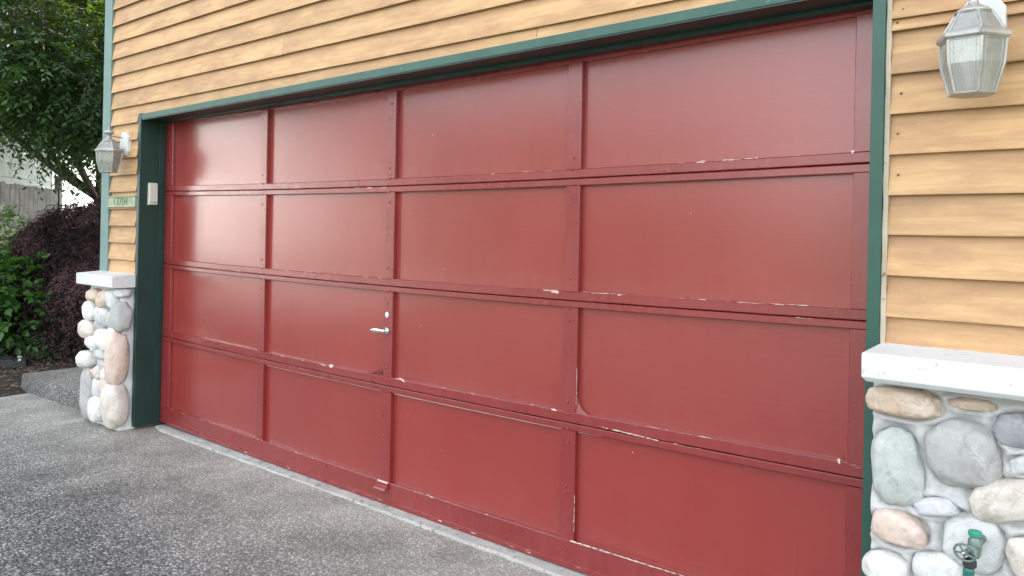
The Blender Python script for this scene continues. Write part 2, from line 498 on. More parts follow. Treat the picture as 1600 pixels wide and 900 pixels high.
def tag(o, label=None, cat=None, group=None, kind=None):
    if label: o['label'] = label
    if cat: o['category'] = cat
    if group: o['group'] = group
    if kind: o['kind'] = kind
    return o

def empty(name, loc, label=None, cat=None, group=None):
    o = bpy.data.objects.new(name, None)
    link(o, None, loc)
    return tag(o, label, cat, group)

def obj(name, mb, mat, parent=None, loc=None, smooth=False, bevel=0.0, recalc=True):
    """all coordinates in mb are world coordinates"""
    org = Vector(loc) if loc is not None else (wloc(parent) if parent else Vector((0, 0, 0)))
    me = bpy.data.meshes.new(name)
    me.from_pydata([(p[0] - org.x, p[1] - org.y, p[2] - org.z) for p in mb.v], [], mb.f)
    if recalc:
        bm = bmesh.new(); bm.from_mesh(me)
        bmesh.ops.recalc_face_normals(bm, faces=bm.faces)
        bm.to_mesh(me); bm.free()
    me.materials.append(mat)
    if smooth:
        me.polygons.foreach_set('use_smooth', [True] * len(me.polygons))
    o = bpy.data.objects.new(name, me)
    link(o, parent, org)
    if bevel:
        bv = o.modifiers.new('bevel', 'BEVEL')
        bv.width = bevel; bv.segments = 2; bv.limit_method = 'ANGLE'; bv.angle_limit = R(40)
    return o

# ------------------------------------------------------------------ the ground
def sheet(name, x0, x1, y0, y1, nx, ny, zf, mat, **kw):
    mb = MB()
    for j in range(ny + 1):
        for i in range(nx + 1):
            x = x0 + (x1 - x0) * i / nx; y = y0 + (y1 - y0) * j / ny
            mb.v.append((x, y, zf(x, y)))
    for j in range(ny):
        for i in range(nx):
            a = j * (nx + 1) + i
            mb.f.append((a, a + 1, a + nx + 2, a + nx + 1))
    o = obj(name, mb, mat, smooth=True, recalc=False)
    return tag(o, kind='structure', **kw)

def drive_z(x, y):
    return -0.033 + 0.028 * min(y + 0.08, 0) + 0.004 * noise.noise((x * 0.9, y * 0.9, 0))
sheet('ground', -400, 400, -400, 400, 2, 2, lambda x, y: -0.45, M['lawn'])
DX0, DX1 = -3.12, 7.5
mb = MB()
sheet('driveway', DX0, DX1, -9.0, 0.05, 90, 80, drive_z, M['agg'])
sheet('street', -60, 60, -18, -9.0, 2, 2, lambda x, y: -0.29, M['asphalt'])

def soil_z(x, y):
    e = min(1.0, max(0.0, (DX0 - x) / 0.5))
    return -0.055 + 0.09 * e + 0.035 * noise.noise((x * 2.2, y * 2.2, 3)) + 0.018 * noise.noise((x * 9, y * 9, 1)) + 0.02 * max(0, -5 - x)
sheet('planting_bed', -18, DX0 + 0.012, -5.0, 12, 150, 150, soil_z, M['soil'])
sheet('back_ground', -70, -17.9, -20, 40, 2, 2, lambda x, y: 0.15, M['lawn'])

# raised walkway slab beside the house
mb = MB()
mb.hull8([(-3.36, -0.21, -0.12), (-1.90, -0.19, -0.12), (-1.90, 6, -0.12), (-3.36, 6, -0.12)],
         [(-3.32, -0.20, 0.098), (-1.90, -0.185, 0.098), (-1.90, 6, 0.10), (-3.32, 6, 0.10)])
o = obj('walkway', mb, M['agg_step'], bevel=0.012)
tag(o, kind='structure')

# bark chips and small stones scattered over the bed
def chips():
    mb = MB()
    for i in range(2600):
        x = rnd.uniform(-6.2, DX0 - 0.01); y = rnd.uniform(-1.2, 3.0)
        z = soil_z(x, y) + 0.006
        s = rnd.uniform(0.008, 0.028); a = rnd.uniform(0, 6.28)
        u = Vector((math.cos(a), math.sin(a), rnd.uniform(-.3, .3))) * s
        v_ = Vector((-math.sin(a), math.cos(a), rnd.uniform(-.3, .3))) * s * rnd.uniform(.25, .6)
        c = Vector((x, y, z)); n = Vector((0, 0, s * .3))
        mb.hull8([c - u - v_, c + u - v_, c + u + v_, c - u + v_], [c - u * .7 - v_ * .6 + n, c + u * .8 - v_ * .7 + n, c + u * .7 + v_ * .7 + n, c - u * .6 + v_ * .8 + n])
    o = obj('bark_mulch', mb, M['chip'], recalc=False)
    tag(o, 'loose bark chips scattered over the dark planting bed beside the driveway', 'mulch', kind='stuff')
chips()

# concrete sill under the door
mb = MB()
nx = 120
for i in range(nx + 1):
    x = -1.262 + 4.74 * i / nx
    e = 0.006 * noise.noise((x * 6, 0, 0)) + 0.004 * noise.noise((x * 22, 1, 0))
    e += 0.03 * max(0, 1 - (x + 1.262) / 0.12)
    mb.v += [(x, -0.072 + e, -0.05), (x, -0.070 + e, -0.027), (x, -0.062 + e, -0.0235), (x, 0.04, -0.0225), (x, 0.04, -0.05)]
for i in range(nx):
    for k in range(4):
        a = i * 5 + k
        mb.f.append((a, a + 1, a + 6, a + 5))
o = obj('door_sill', mb, M['concrete'], recalc=True)
tag(o, kind='structure')

# ------------------------------------------------------------------ the house
house = empty('house', (1.1, 0, 0), 'house wall with tan lap siding, green trim, stone piers and a wide red garage door', 'house')

def lean(z):
    return -0.017 * (2.1 - z)

# carcass wall behind the boards (with the door opening left free)
mb = MB()
mb.box(-1.80, -1.33, -0.150, 7.0, -0.1, 2.13)
mb.box(3.53, 8.2, -0.150, 7.0, -0.1, 2.16)
mb.box(-1.80, 8.2, -0.149, 7.0, 2.165, 5.3)
mb.box(-1.33, 3.53, 0.35, 7.0, -0.1, 2.163)
obj('wall', mb, M['wall'], house)
# roof: two pitched slabs with overhang
mb = MB()
for sgn in (-1, 1):
    yc = 3.45
    y_e = yc + sgn * 4.2; z_e = 5.15
    mb.hull8([(-2.3, yc, 7.3), (8.7, yc, 7.3), (8.7, y_e, z_e), (-2.3, y_e, z_e)],
             [(-2.3, yc, 7.5), (8.7, yc, 7.5), (8.7, y_e, z_e + .2), (-2.3, y_e, z_e + .2)])
obj('roof', mb, M['roof'], house)
for x in (-1.80, 8.15):
    mb = MB()
    mb.hull8([(x, -0.15, 5.3), (x + .05, -0.15, 5.3), (x + .05, 7.0, 5.3), (x, 7.0, 5.3)],
             [(x, 3.4, 7.29), (x + .05, 3.4, 7.29), (x + .05, 3.5, 7.29), (x, 3.5, 7.29)])
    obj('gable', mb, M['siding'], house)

def board(x0, x1, zb, zt, leanl=False, thin=0.016, fn=None):
    mb = MB()
    nx = max(2, int((x1 - x0) / 0.12))
    s1 = rnd.uniform(-50, 50)
    H = zt - zb
    prof = [(-0.1725, zb), (-0.173, zb + 0.004), (-0.1505, zt + 0.019), (-0.147, zt + 0.019), (-0.1485, zb + 0.017), (-0.1695, zb + 0.0075)]
    mb.prism(prof, x0, x1, nx)
    def wf(x, y, z):
        k = noise.noise((x * 0.8 + s1, zb * 7, 0)) ; k2 = noise.noise((x * 3.1 + s1, 4, zb))
        yy = y + (0.0022 * k + 0.0010 * k2 if y < -0.16 else 0)
        zz = z + (0.0030 * k + 0.0012 * k2 if z < zb + 0.01 else 0)
        xx = x
        if leanl and x < -1.0: xx = x + lean(z)
        return (xx, yy, zz)
    mb.warp(wf)
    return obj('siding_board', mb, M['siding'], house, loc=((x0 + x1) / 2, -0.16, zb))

STEP = 0.1188
# narrow strip left of the door
zs = [2.193 - STEP * k for k in range(1, 11)]
for k, z in enumerate(zs):
    zt = z + STEP
    board(-1.755, -1.318 if z < 2.1 else -1.318, z, zt, True)
# full width above the door
xs_end = 8.18
z = 2.193
board_list = []
# lowest course sits on the header trim
board(-1.755, -1.318, 2.193 - 0.0, 2.193 + STEP, True)
joints = {0: 2.9, 1: 0.4, 2: 1.7, 3: 3.4, 4: -0.2, 5: 2.3}
for k in range(0, 26):
    z = 2.193 + STEP * k
    j = joints.get(k % 6) + (0.37 * (k // 6))
    left = -1.316 if k == 0 else -1.75
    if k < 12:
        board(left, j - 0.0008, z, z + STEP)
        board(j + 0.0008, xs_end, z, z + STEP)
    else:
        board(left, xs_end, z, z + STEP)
# the cut course directly on the header (joint visible)
hz = lambda x: 2.122 + (x + 1.24) / 4.72 * 0.030
mb = MB()
for (a, b) in ((-1.318, 2.181), (2.1835, 3.53)):
    mb = MB()
    n = 24
    for i in range(n + 1):
        x = a + (b - a) * i / n
        zb = hz(x) + 0.002
        mb.v += [(x, -0.1655, zb), (x, -0.1535, 2.193 + .018), (x, -0.1475, 2.193 + .018), (x, -0.150, zb)]
    for i in range(n):
        for k in range(4):
            p = i * 4 + k; p2 = i * 4 + (k + 1) % 4
            mb.f.append((p, p2, p2 + 4, p + 4))
    mb.f += [(0, 1, 2, 3), (n * 4 + 3, n * 4 + 2, n * 4 + 1, n * 4)]
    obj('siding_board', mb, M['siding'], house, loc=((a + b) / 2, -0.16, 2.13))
# right of the door
zr = [2.012, 1.976, 1.8495, 1.7315, 1.614, 1.4935, 1.3765, 1.2595, 1.1375, 1.02]
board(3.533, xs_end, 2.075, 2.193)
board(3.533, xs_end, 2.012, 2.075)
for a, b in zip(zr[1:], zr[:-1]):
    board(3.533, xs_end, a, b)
# scribe strip between trim and boards
mb = MB()
mb.box(3.520, 3.531, -0.172, -0.150, 1.055, 2.16, 1)
nn = MB()
n = 60
for i in range(n + 1):
    z = 1.056 + (2.15 - 1.056) * i / n
    e = 0.0025 * noise.noise((z * 14, 0, 5)); e2 = 0.002 * noise.noise((z * 25, 3, 5))
    nn.v += [(3.5195 + e, -0.174, z), (3.5325 + e2, -0.172, z), (3.5325 + e2, -0.150, z), (3.5195 + e, -0.150, z)]
for i in range(n):
    for k in range(4):
        p = i * 4 + k; p2 = i * 4 + (k + 1) % 4
        nn.f.append((p, p2, p2 + 4, p + 4))
obj('scribe_strip', nn, M['raw'], house)
# corner board on the left corner: two boards
mb = MB()
mb.hull8([(-1.875, -0.178, 1.0), (-1.750, -0.178, 1.0), (-1.752, -0.150, 1.0), (-1.875, -0.150, 1.0)],
         [(-1.818, -0.178, 5.3), (-1.698, -0.178, 5.3), (-1.700, -0.150, 5.3), (-1.818, -0.150, 5.3)])
obj('corner_board', mb, M['corner'], house, bevel=0.003)
mb = MB()
mb.hull8([(-1.878, -0.148, 1.0), (-1.850, -0.148, 1.0), (-1.850, -0.03, 1.0), (-1.878, -0.03, 1.0)],
         [(-1.822, -0.148, 5.3), (-1.802, -0.148, 5.3), (-1.802, -0.03, 5.3), (-1.822, -0.03, 5.3)])
obj('corner_board', mb, M['corner'], house, bevel=0.003)
# side wall lap boards (left face, seen only from the side)
for k in range(36):
    z = 1.0 + STEP * k
    mb = MB()
    mb.hull8([(-1.835, -0.02, z), (-1.80, -0.02, z), (-1.80, 7, z), (-1.835, 7, z)],
             [(-1.815, -0.02, z + STEP), (-1.80, -0.02, z + STEP), (-1.80, 7, z + STEP), (-1.815, 7, z + STEP)])
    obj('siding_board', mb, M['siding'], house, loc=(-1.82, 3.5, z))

# rusty nail heads along the board ends
def nail(x, z):
    mb = MB()
    mb.lathe([(.0036, .003), (.0036, -.0012), (.0024, -.0020), (.0003, -.0021)], 8, (x, -0.1665, z), axis='y')
    obj('nail', mb, M['nail'], house, loc=(x, -0.1665, z))
for a in zr[1:]:
    nail(3.552 + rnd.uniform(-.006, .006), a + .022 + rnd.uniform(-.004, .004))
    if rnd.random() < .6: nail(3.556 + rnd.uniform(-.006, .006), a + .060)
for k in range(9):
    for x in (-1.0, -0.6, 0.21, 1.02, 1.43, 2.24):
        if rnd.random() < .45: nail(x + rnd.uniform(-.02, .02), 2.193 + STEP * k + .022)

# jambs and header
frame = empty('door_frame', (1.1, -0.1, 0))
frame.parent = house; frame.location = Vector((1.1, -0.1, 0)) - wloc(house); WORLD[frame.name] = Vector((1.1, -0.1, 0))
def slab(xi0, xi1, y0, y1, z0, z1, ln=True):
    a = lean(z0) if ln else 0; b = lean(z1) if ln else 0
    m_ = MB()
    m_.hull8([(xi0 + a, y0, z0), (xi1 + a, y0, z0), (xi1 + a, y1, z0), (xi0 + a, y1, z0)],
             [(xi0 + b, y0, z1), (xi1 + b, y0, z1), (xi1 + b, y1, z1), (xi0 + b, y1, z1)])
    return m_
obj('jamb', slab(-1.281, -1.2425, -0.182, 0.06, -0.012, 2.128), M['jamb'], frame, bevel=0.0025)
obj('jamb', slab(3.481, 3.5185, -0.182, 0.06, -0.05, 2.16, False), M['green'], frame, bevel=0.0025)
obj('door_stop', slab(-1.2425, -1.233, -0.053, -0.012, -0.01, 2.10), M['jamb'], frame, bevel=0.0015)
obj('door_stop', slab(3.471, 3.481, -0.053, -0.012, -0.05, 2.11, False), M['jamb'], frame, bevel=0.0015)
mb = MB()
n = 40
for i in range(n + 1):
    x = -1.2415 + (3.4805 + 1.2415) * i / n
    zt = hz(x) ; zb = zt - 0.036 - 0.0
    zb -= 0.003 * math.sin(math.pi * i / n)
    mb.v += [(x, -0.180, zb), (x, -0.180, zt), (x, 0.06, zt), (x, 0.06, zb)]
for i in range(n):
    for k in range(4):
        p = i * 4 + k; p2 = i * 4 + (k + 1) % 4
        mb.f.append((p, p2, p2 + 4, p + 4))
mb.f += [(0, 1, 2, 3), (n * 4 + 3, n * 4 + 2, n * 4 + 1, n * 4)]
obj('header', mb, M['header'], frame, bevel=0.002)
mb = MB()
for i in range(n + 1):
    x = -1.23 + (3.47 + 1.23) * i / n
    zt = hz(x) - 0.041; zb = 2.076 + (x + 1.23) / 4.7 * 0.022 - 0.010 * math.sin(math.pi * i / n)
    mb.v += [(x, -0.053, zb), (x, -0.053, zt), (x, -0.012, zt), (x, -0.012, zb)]
for i in range(n):
    for k in range(4):
        p = i * 4 + k; p2 = i * 4 + (k + 1) % 4
        mb.f.append((p, p2, p2 + 4, p + 4))
mb.f += [(0, 1, 2, 3), (n * 4 + 3, n * 4 + 2, n * 4 + 1, n * 4)]
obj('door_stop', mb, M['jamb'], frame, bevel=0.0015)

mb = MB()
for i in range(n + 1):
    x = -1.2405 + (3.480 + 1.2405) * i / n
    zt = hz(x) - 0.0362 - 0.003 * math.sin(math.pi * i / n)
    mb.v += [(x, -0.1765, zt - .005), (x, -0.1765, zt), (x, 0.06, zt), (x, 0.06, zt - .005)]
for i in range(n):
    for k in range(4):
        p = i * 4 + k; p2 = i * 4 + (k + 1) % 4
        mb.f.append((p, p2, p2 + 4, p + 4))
obj('header_shade_strip', mb, M['jamb'], frame)  # extra strip in the darkened green, puts shade under the header

# ------------------------------------------------------------------ the garage door
door = empty('garage_door', (1.1, 0.0, 0))
door.parent = house; door.location = Vector((1.1, 0, 0)) - wloc(house); WORLD[door.name] = Vector((1.1, 0, 0))
def sag(x):
    return 0.0189 * (1 - ((x - 1.11) / 2.27) ** 2)
def sagf(x, y, z):
    return (x, y, z - sag(x))
SEAM = [0.0, 0.5954, 1.1006, 1.6061, 2.150]
UP = [0.110, 0.045, 0.038, 0.038]      # bottom rail height of rows 4,3,2,1
DN = [0.030, 0.028, 0.030, 0.066]      # top rail height of rows 4,3,2,1
DL, DR = -1.305, 3.478
ST = [(-0.066, 0.0), (1.083, 1.149), (2.223, 2.293)]
SL, SR = -1.157, 3.376
REC = 0.024
def rail(z0, z1, prof_up=True, depth=0.036, seed=0, name='rail'):
    mb = MB()
    ch = 0.003
    prof = [(0.0, z0 + ch), (0.0, z1 - ch), (ch, z1), (depth, z1), (depth, z0), (ch, z0)]
    mb.prism(prof, DL, DR, 96)
    def wf(x, y, z):
        q = 0.0009 * noise.noise((x * 5, seed, 0)) + 0.0006 * noise.noise((x * 25, seed, 2))
        return (x, y + q * .8, z - sag(x) + q)
    mb.warp(wf)
    return obj(name, mb, M['door'], door, loc=(1.1, 0, (z0 + z1) / 2))
for r in range(4):
    z0, z1 = SEAM[r], SEAM[r + 1]
    g = 0.0018
    rail(z0 + (g if r else 0.0), z0 + UP[r], seed=r)
    rail(z1 - DN[r], z1 - g, seed=r + 10)
    za, zb = z0 + UP[r], z1 - DN[r]
    # stiles, slightly proud of or behind the rails
    for (a, b) in [(DL, SL)] + ST + [(SR, DR)]:
        off = rnd.uniform(-0.0012, 0.0022)
        dx = 0.0028 * (1.5 - r) * 0.0
        mb = MB()
        ch = 0.0025
        n = 4
        # extrude vertical: build profile in xy
        prof = [(a, 0.036), (a, off + ch), (a + ch, off), (b - ch, off), (b, off + ch), (b, 0.036)]
        zlo, zhi = za + 0.0004, zb - 0.0004
        bb = len(mb.v)
        for zz in (zlo, zhi):
            mb.v += [(p[0], p[1], zz) for p in prof]
        for k in range(6):
            k2 = (k + 1) % 6
            mb.f.append((k, k2, k2 + 6, k + 6))
        mb.f += [(5, 4, 3, 2, 1, 0), (6, 7, 8, 9, 10, 11)]
        mb.warp(sagf)
        obj('stile', mb, M['door'], door, loc=((a + b) / 2, 0, (za + zb) / 2))
    # four panels per section
    xs = [(SL, ST[0][0]), (ST[0][1], ST[1][0]), (ST[1][1], ST[2][0]), (ST[2][1], SR)]
    for ci, (a, b) in enumerate(xs):
        mb = MB()
        drop = 0.0
        if r == 0: drop = {0: 0.003, 1: 0.007, 2: 0.008, 3: 0.006}[ci]
        nxp, nzp = 20, 10
        s1 = rnd.uniform(-40, 40)
        x0, x1 = a - 0.006, b + 0.006
        zlo, zhi = za - 0.006, zb + (0.006 if drop == 0 else -drop)
        for j in range(nzp + 1):
            for i in range(nxp + 1):
                x = x0 + (x1 - x0) * i / nxp; z = zlo + (zhi - zlo) * j / nzp
                u = i / nxp; v_ = j / nzp
                bow = 0.0035 * math.sin(math.pi * u) * math.sin(math.pi * v_) * noise.noise((s1, 0, 0)) * 2
                wv = 0.0016 * noise.noise((x * 1.6 + s1, z * 2.2, 0))
                mb.v.append((x, REC + bow + wv, z - sag(x)))
        for j in range(nzp):
            for i in range(nxp):
                p = j * (nxp + 1) + i
                mb.f.append((p, p + 1, p + nxp + 2, p + nxp + 1))
        o = obj('panel', mb, M['panel'], door, loc=((a + b) / 2, REC, (za + zb) / 2), smooth=True)
        if r == 0 and ci > 0:
            # unpainted strip bared where the panel has slipped down
            m2 = MB()
            f1 = 1.0 if ci < 3 else 0.42
            n = 20
            for i in range(n + 1):
                x = a + (b - a) * f1 * i / n
                zt_ = zb - sag(x) + 0.002
                th = (drop + 0.004) * (1 - (i / n) * (0.15 if ci < 3 else 0.9))
                m2.v += [(x, REC + 0.0035 - 0.006, zt_ - th), (x, REC + 0.0015 - 0.006, zt_ - 0.002)]
            for i in range(n):
                m2.f.append((2 * i, 2 * i + 2, 2 * i + 3, 2 * i + 1))
            obj('bare_edge', m2, M['flake'], door, recalc=False)
# backing so that no daylight shows through joints
mb = MB(); mb.box(DL, DR, 0.034, 0.045, 0.01, 2.13, 30); mb.warp(sagf)
obj('backing', mb, M['chipdark'], door)
# bottom lip
mb = MB()
mb.prism([(-0.004, -0.002), (-0.0055, 0.018), (-0.001, 0.021), (0.004, 0.021), (0.03, -0.002)], DL, DR, 80)
mb.warp(lambda x, y, z: (x, y + 0.001 * noise.noise((x * 7, 0, 0)), z - sag(x) + 0.0015 * noise.noise((x * 9, 2, 0))))
obj('bottom_seal', mb, M['door'], door)

# carriage bolts
def bolt(x, z, r=0.0055):
    mb = MB()
    z -= sag(x)
    mb.lathe([(r, 0.001), (r * 1.02, -0.0010), (r * 0.8, -0.0034), (r * 0.35, -0.0048), (0.0004, -0.0052)], 10, (x, 0, z), axis='y')
    obj('bolt', mb, M['door'], door, loc=(x, 0, z), smooth=True)
for (a, b) in ST:
    for s_ in (1, 2, 3):
        for dz in (0.030, 0.082):
            bolt((a + b) / 2 - 0.004 + rnd.uniform(-.004, .004), SEAM[s_] - dz + rnd.uniform(-.003, .003))
        for dz in (0.036, 0.088):
            bolt((a + b) / 2 - 0.004 + rnd.uniform(-.004, .004), SEAM[s_] + dz + rnd.uniform(-.003, .003))
for x, z in ((2.253, 0.335), (2.253, 0.305), (1.118, 2.02), (2.256, 0.07), (1.1, 0.34)):
    bolt(x, z)

# peeled paint: thin ragged flakes lying on rail edges
def ragged(mb, x, z, wx, wz, y, tilt=0.0, n=11):
    pts = []
    s1 = rnd.uniform(-30, 30)
    for k in range(n):
        a = 2 * math.pi * k / n
        rr = 1 + 0.75 * noise.noise((math.cos(a) * 1.4 + s1, math.sin(a) * 1.4, s1)) + rnd.uniform(-.22, .22)
        dx = math.cos(a) * wx * rr; dz = math.sin(a) * wz * rr + dx * tilt
        pts.append((x + dx, y, z + dz - sag(x + dx)))
    b = len(mb.v)
    mb.v += pts + [(p[0], p[1] + 0.0012, p[2]) for p in pts]
    mb.f.append(tuple(range(b, b + n)))
    for k in range(n):
        k2 = (k + 1) % n
        mb.f.append((b + k, b + n + k, b + n + k2, b + k2))
pf = MB(); pk = MB()
YF = -0.0014
led = lambda s_: SEAM[s_] + UP[s_]
def flake_run(x0, x1, z, cnt, wx=(0.004, 0.02), wz=(0.0008, 0.0026), jz=0.002, y=YF):
    for k in range(cnt):
        ragged(pk if rnd.random() < .68 else pf, rnd.uniform(x0, x1), z + rnd.uniform(-jz, jz), rnd.uniform(*wx), rnd.uniform(*wz) * .85, y)
# seam 2 ledge (between second and third row from the top)
ragged(pf, 2.175, led(2) - 0.004, 0.026, 0.0060, YF, -0.05)
ragged(pf, 2.145, led(2) - 0.001, 0.030, 0.0018, YF)
flake_run(2.30, 2.62, led(2), 10, (0.004, 0.022))
flake_run(2.75, 3.35, led(2), 16, (0.004, 0.022), (0.0007, 0.002))
flake_run(3.15, 3.25, SEAM[2] - 0.004, 3, (0.006, 0.012))
flake_run(0.05, 1.05, led(2), 14, (0.004, 0.018), (0.0006, 0.0018))
flake_run(-0.35, -0.05, SEAM[2] + 0.003, 6, (0.006, 0.02), (0.0008, 0.002))
# seam 3 ledge
ragged(pf, 0.585, led(1) - 0.003, 0.022, 0.0030, YF, -0.1)
ragged(pf, 0.660, led(1) + 0.001, 0.016, 0.0078, YF, -0.05)
ragged(pf, 1.235, led(1) + 0.001, 0.018, 0.0060, YF, -0.25)
ragged(pf, 1.200, led(1) + 0.002, 0.020, 0.0020, YF)
flake_run(0.05, 0.62, led(1), 12, (0.005, 0.022), (0.0007, 0.0022))
flake_run(1.25, 2.2, led(1) + 0.001, 9, (0.004, 0.02), (0.0006, 0.0016))
ragged(pf, 2.185, led(1) - 0.0015, 0.014, 0.0042, YF)
for k in range(7):
    ragged(pf, 2.50 + 0.028 * k, SEAM[1] + 0.007 - 0.0012 * k, 0.02, 0.0021, YF)
flake_run(2.42, 2.46, SEAM[1] + 0.008, 3, (0.004, 0.01))
flake_run(2.62, 2.90, led(1), 9, (0.005, 0.02), (0.0007, 0.002))
flake_run(2.75, 2.95, SEAM[1] - 0.002, 4, (0.005, 0.016))
ragged(pf, 3.352, led(1), 0.006, 0.007, YF, -0.4)
flake_run(3.395, 3.43, led(1) - 0.008, 3, (0.006, 0.012))
# seam 1
flake_run(0.82, 1.07, SEAM[3] - 0.006, 9, (0.008, 0.028), (0.0014, 0.0034), 0.002)
flake_run(1.6, 2.2, led(3), 9, (0.004, 0.02), (0.0006, 0.0018))
flake_run(2.75, 3.2, led(3), 12, (0.004, 0.024), (0.0007, 0.0022))
ragged(pf, 3.374, led(3) + 0.001, 0.005, 0.005, YF)
# bottom rail
flake_run(-1.25, 2.2, led(0), 34, (0.004, 0.024), (0.0007, 0.0024))
flake_run(1.35, 1.75, led(0), 8, (0.01, 0.03), (0.001, 0.0026))
flake_run(-0.15, 0.0, led(0), 4, (0.008, 0.02), (0.0015, 0.003))
for k in range(16):
    ragged(pf, 2.30 + 0.033 * k, led(0) + 0.002, 0.022, 0.0034 - 0.00012 * k, YF)
flake_run(2.85, 3.05, led(0) + 0.001, 6, (0.01, 0.02), (0.001, 0.0024))
flake_run(-1.0, 2.4, 0.012, 26, (0.004, 0.016), (0.0008, 0.003), 0.007, -0.0066)
# worn vertical edges
for x, za_, zb_ in ((2.2955, 0.675, 0.82), (2.2955, 0.14, 0.30), (-1.1585, 1.70, 2.0)):
    for k in range(9):
        ragged(pf, x, rnd.uniform(za_, zb_), 0.0011, rnd.uniform(0.006, 0.016), YF + 0.002)
for k in range(12):
    x = rnd.uniform(-1.1, 3.3); z = rnd.uniform(0.15, 1.9)
    ragged(pf, x, z, rnd.uniform(.0010, .0022), rnd.uniform(.0010, .0026), REC - 0.006)
o = obj('peeled_paint', pf, M['flake'], door, recalc=False)
tag(o, kind='stuff')
o = obj('faded_paint', pk, M['pinkworn'], door, recalc=False)
tag(o, kind='stuff')
# raised paint blister left of the second stile: a curled sliver with a dark split
mb = MB()
cx, cz = 1.055, led(1)
rows = []
for k in range(13):
    u = k / 12
    dx = -0.14 + 0.15 * u
    rows.append((dx, 0.002 + 0.050 * u ** 3.2, u))
for dx, h_, u in rows:
    for q_ in (0.0, 0.5, 1.0):
        mb.v.append((cx + dx + 0.006 * q_ * u, -0.0005 - 0.010 * u * math.sin(q_ * 2.2), cz + h_ * q_ - sag(cx)))
for k in range(12):
    for q_ in range(2):
        a = k * 3 + q_
        mb.f.append((a, a + 3, a + 4, a + 1))
obj('loose_paint_curl', mb, M['door'], door, smooth=True)
mb = MB()
zc_ = cz - sag(cx)
mb.poly([(cx + .017, REC - .004, zc_ + .054), (cx + .006, REC - .004, zc_ + .030), (cx + .010, REC - .004, zc_ + .010), (cx + .020, REC - .004, zc_ + .022)])
mb.poly([(cx - .050, -0.0035, zc_ + .004), (cx - .02, -0.0110, zc_ + .010), (cx + .004, -0.0120, zc_ + .024), (cx - .016, -0.0110, zc_ + .007)])
obj('paint_split', mb, M['chipdark'], door, recalc=False)
mb = MB()   # second curl at the foot of the third stile, right column
cx2 = 2.296
mb.v = [(cx2, 0.0, led(1) + 0.075 - sag(cx2)), (cx2, 0.0, led(1) - sag(cx2)), (cx2 + 0.06, 0.002, led(1) - 0.001 - sag(cx2)), (cx2 + 0.022, 0.006, led(1) + 0.022 - sag(cx2)), (cx2 + 0.008, 0.008, led(1) + 0.045 - sag(cx2)),
        (cx2, REC, led(1) + 0.075 - sag(cx2)), (cx2 + 0.06, REC, led(1) - 0.001 - sag(cx2)), (cx2 + 0.022, REC, led(1) + 0.022 - sag(cx2)), (cx2 + 0.008, REC, led(1) + 0.045 - sag(cx2))]
mb.f = [(0, 1, 2, 3, 4), (0, 4, 8, 5), (4, 3, 7, 8), (3, 2, 6, 7)]
obj('loose_paint_curl', mb, M['door'], door)

# latch handle and key escutcheon
hx, hzv = 1.112, 0.856 + 0.0
handle = empty('door_handle', (hx, -0.002, hzv))
handle.parent = door; handle.location = Vector((hx, -0.002, hzv)) - wloc(door); WORLD[handle.name] = Vector((hx, -0.002, hzv))
mb = MB()
mb.lathe([(0.0175, 0.0), (0.0185, -0.004), (0.015, -0.009), (0.010, -0.012), (0.010, -0.026), (0.007, -0.031), (0.001, -0.032)], 20, (hx, -0.001, hzv), axis='y')
# lever: tapered bar pointing left, flattened paddle end
L = [(0.0, .0085, .007), (-0.02, .0095, .0065), (-0.045, .0125, .0055), (-0.065, .0115, .005), (-0.085, .0065, .0045), (-0.098, .0025, .003)]
b0 = len(mb.v)
for dx, hz_, hy in L:
    for k in range(10):
        a = 2 * math.pi * k / 10
        mb.v.append((hx + dx, -0.028 - 0.004 * (-dx / .1) + hy * math.cos(a), hzv + 0.02 * dx + hz_ * math.sin(a)))
for i in range(len(L) - 1):
    for k in range(10):
        k2 = (k + 1) % 10
        mb.f.append((b0 + i * 10 + k, b0 + i * 10 + k2, b0 + (i + 1) * 10 + k2, b0 + (i + 1) * 10 + k))
mb.f += [tuple(b0 + k for k in range(10)), tuple(b0 + 50 + k for k in reversed(range(10)))]
# the handle, escutcheon and lift grip are parts of the door
bpy.data.objects.remove(handle)
o = obj('handle', mb, M['chrome'], door, loc=(hx, -0.002, hzv), smooth=True)
mb = MB()
mb.lathe([(0.0135, 0.0), (0.0140, -0.002), (0.012, -0.0045), (0.004, -0.0052), (0.0005, -0.0052)], 20, (0, 0, 0), axis='y')
mb.warp(lambda x, y, z: (1.112 + x, -0.001 + y, 0.936 + z * 1.15))
obj('lock_cover', mb, M['palemetal'], door, smooth=True)
# lift grip at the foot of the second stile
mb = MB()
gx, gz = 1.105, 0.102 - sag(1.1)
prof = [(-0.001, 0.006), (-0.006, 0.007), (-0.009, 0.002), (-0.010, -0.012), (-0.024, -0.020), (-0.030, -0.028), (-0.028, -0.032), (-0.018, -0.030), (-0.004, -0.024), (-0.001, -0.018)]
mb.prism([(p[0], gz + p[1]) for p in prof], gx - 0.045, gx + 0.040, 4)
obj('lift_grip', mb, M['door'], door, bevel=0.0012)
mb = MB()
mb.hull8([(gx - 0.040, -0.0075, gz + .004), (gx + 0.036, -0.0075, gz + .004), (gx + 0.036, 0.0, gz + .005), (gx - 0.040, 0.0, gz + .005)],
         [(gx - 0.040, -0.0055, gz + .0095), (gx + 0.036, -0.0055, gz + .0095), (gx + 0.036, 0.0, gz + .0105), (gx - 0.040, 0.0, gz + .0105)])
obj('grip_edge', mb, M['flake'], door)

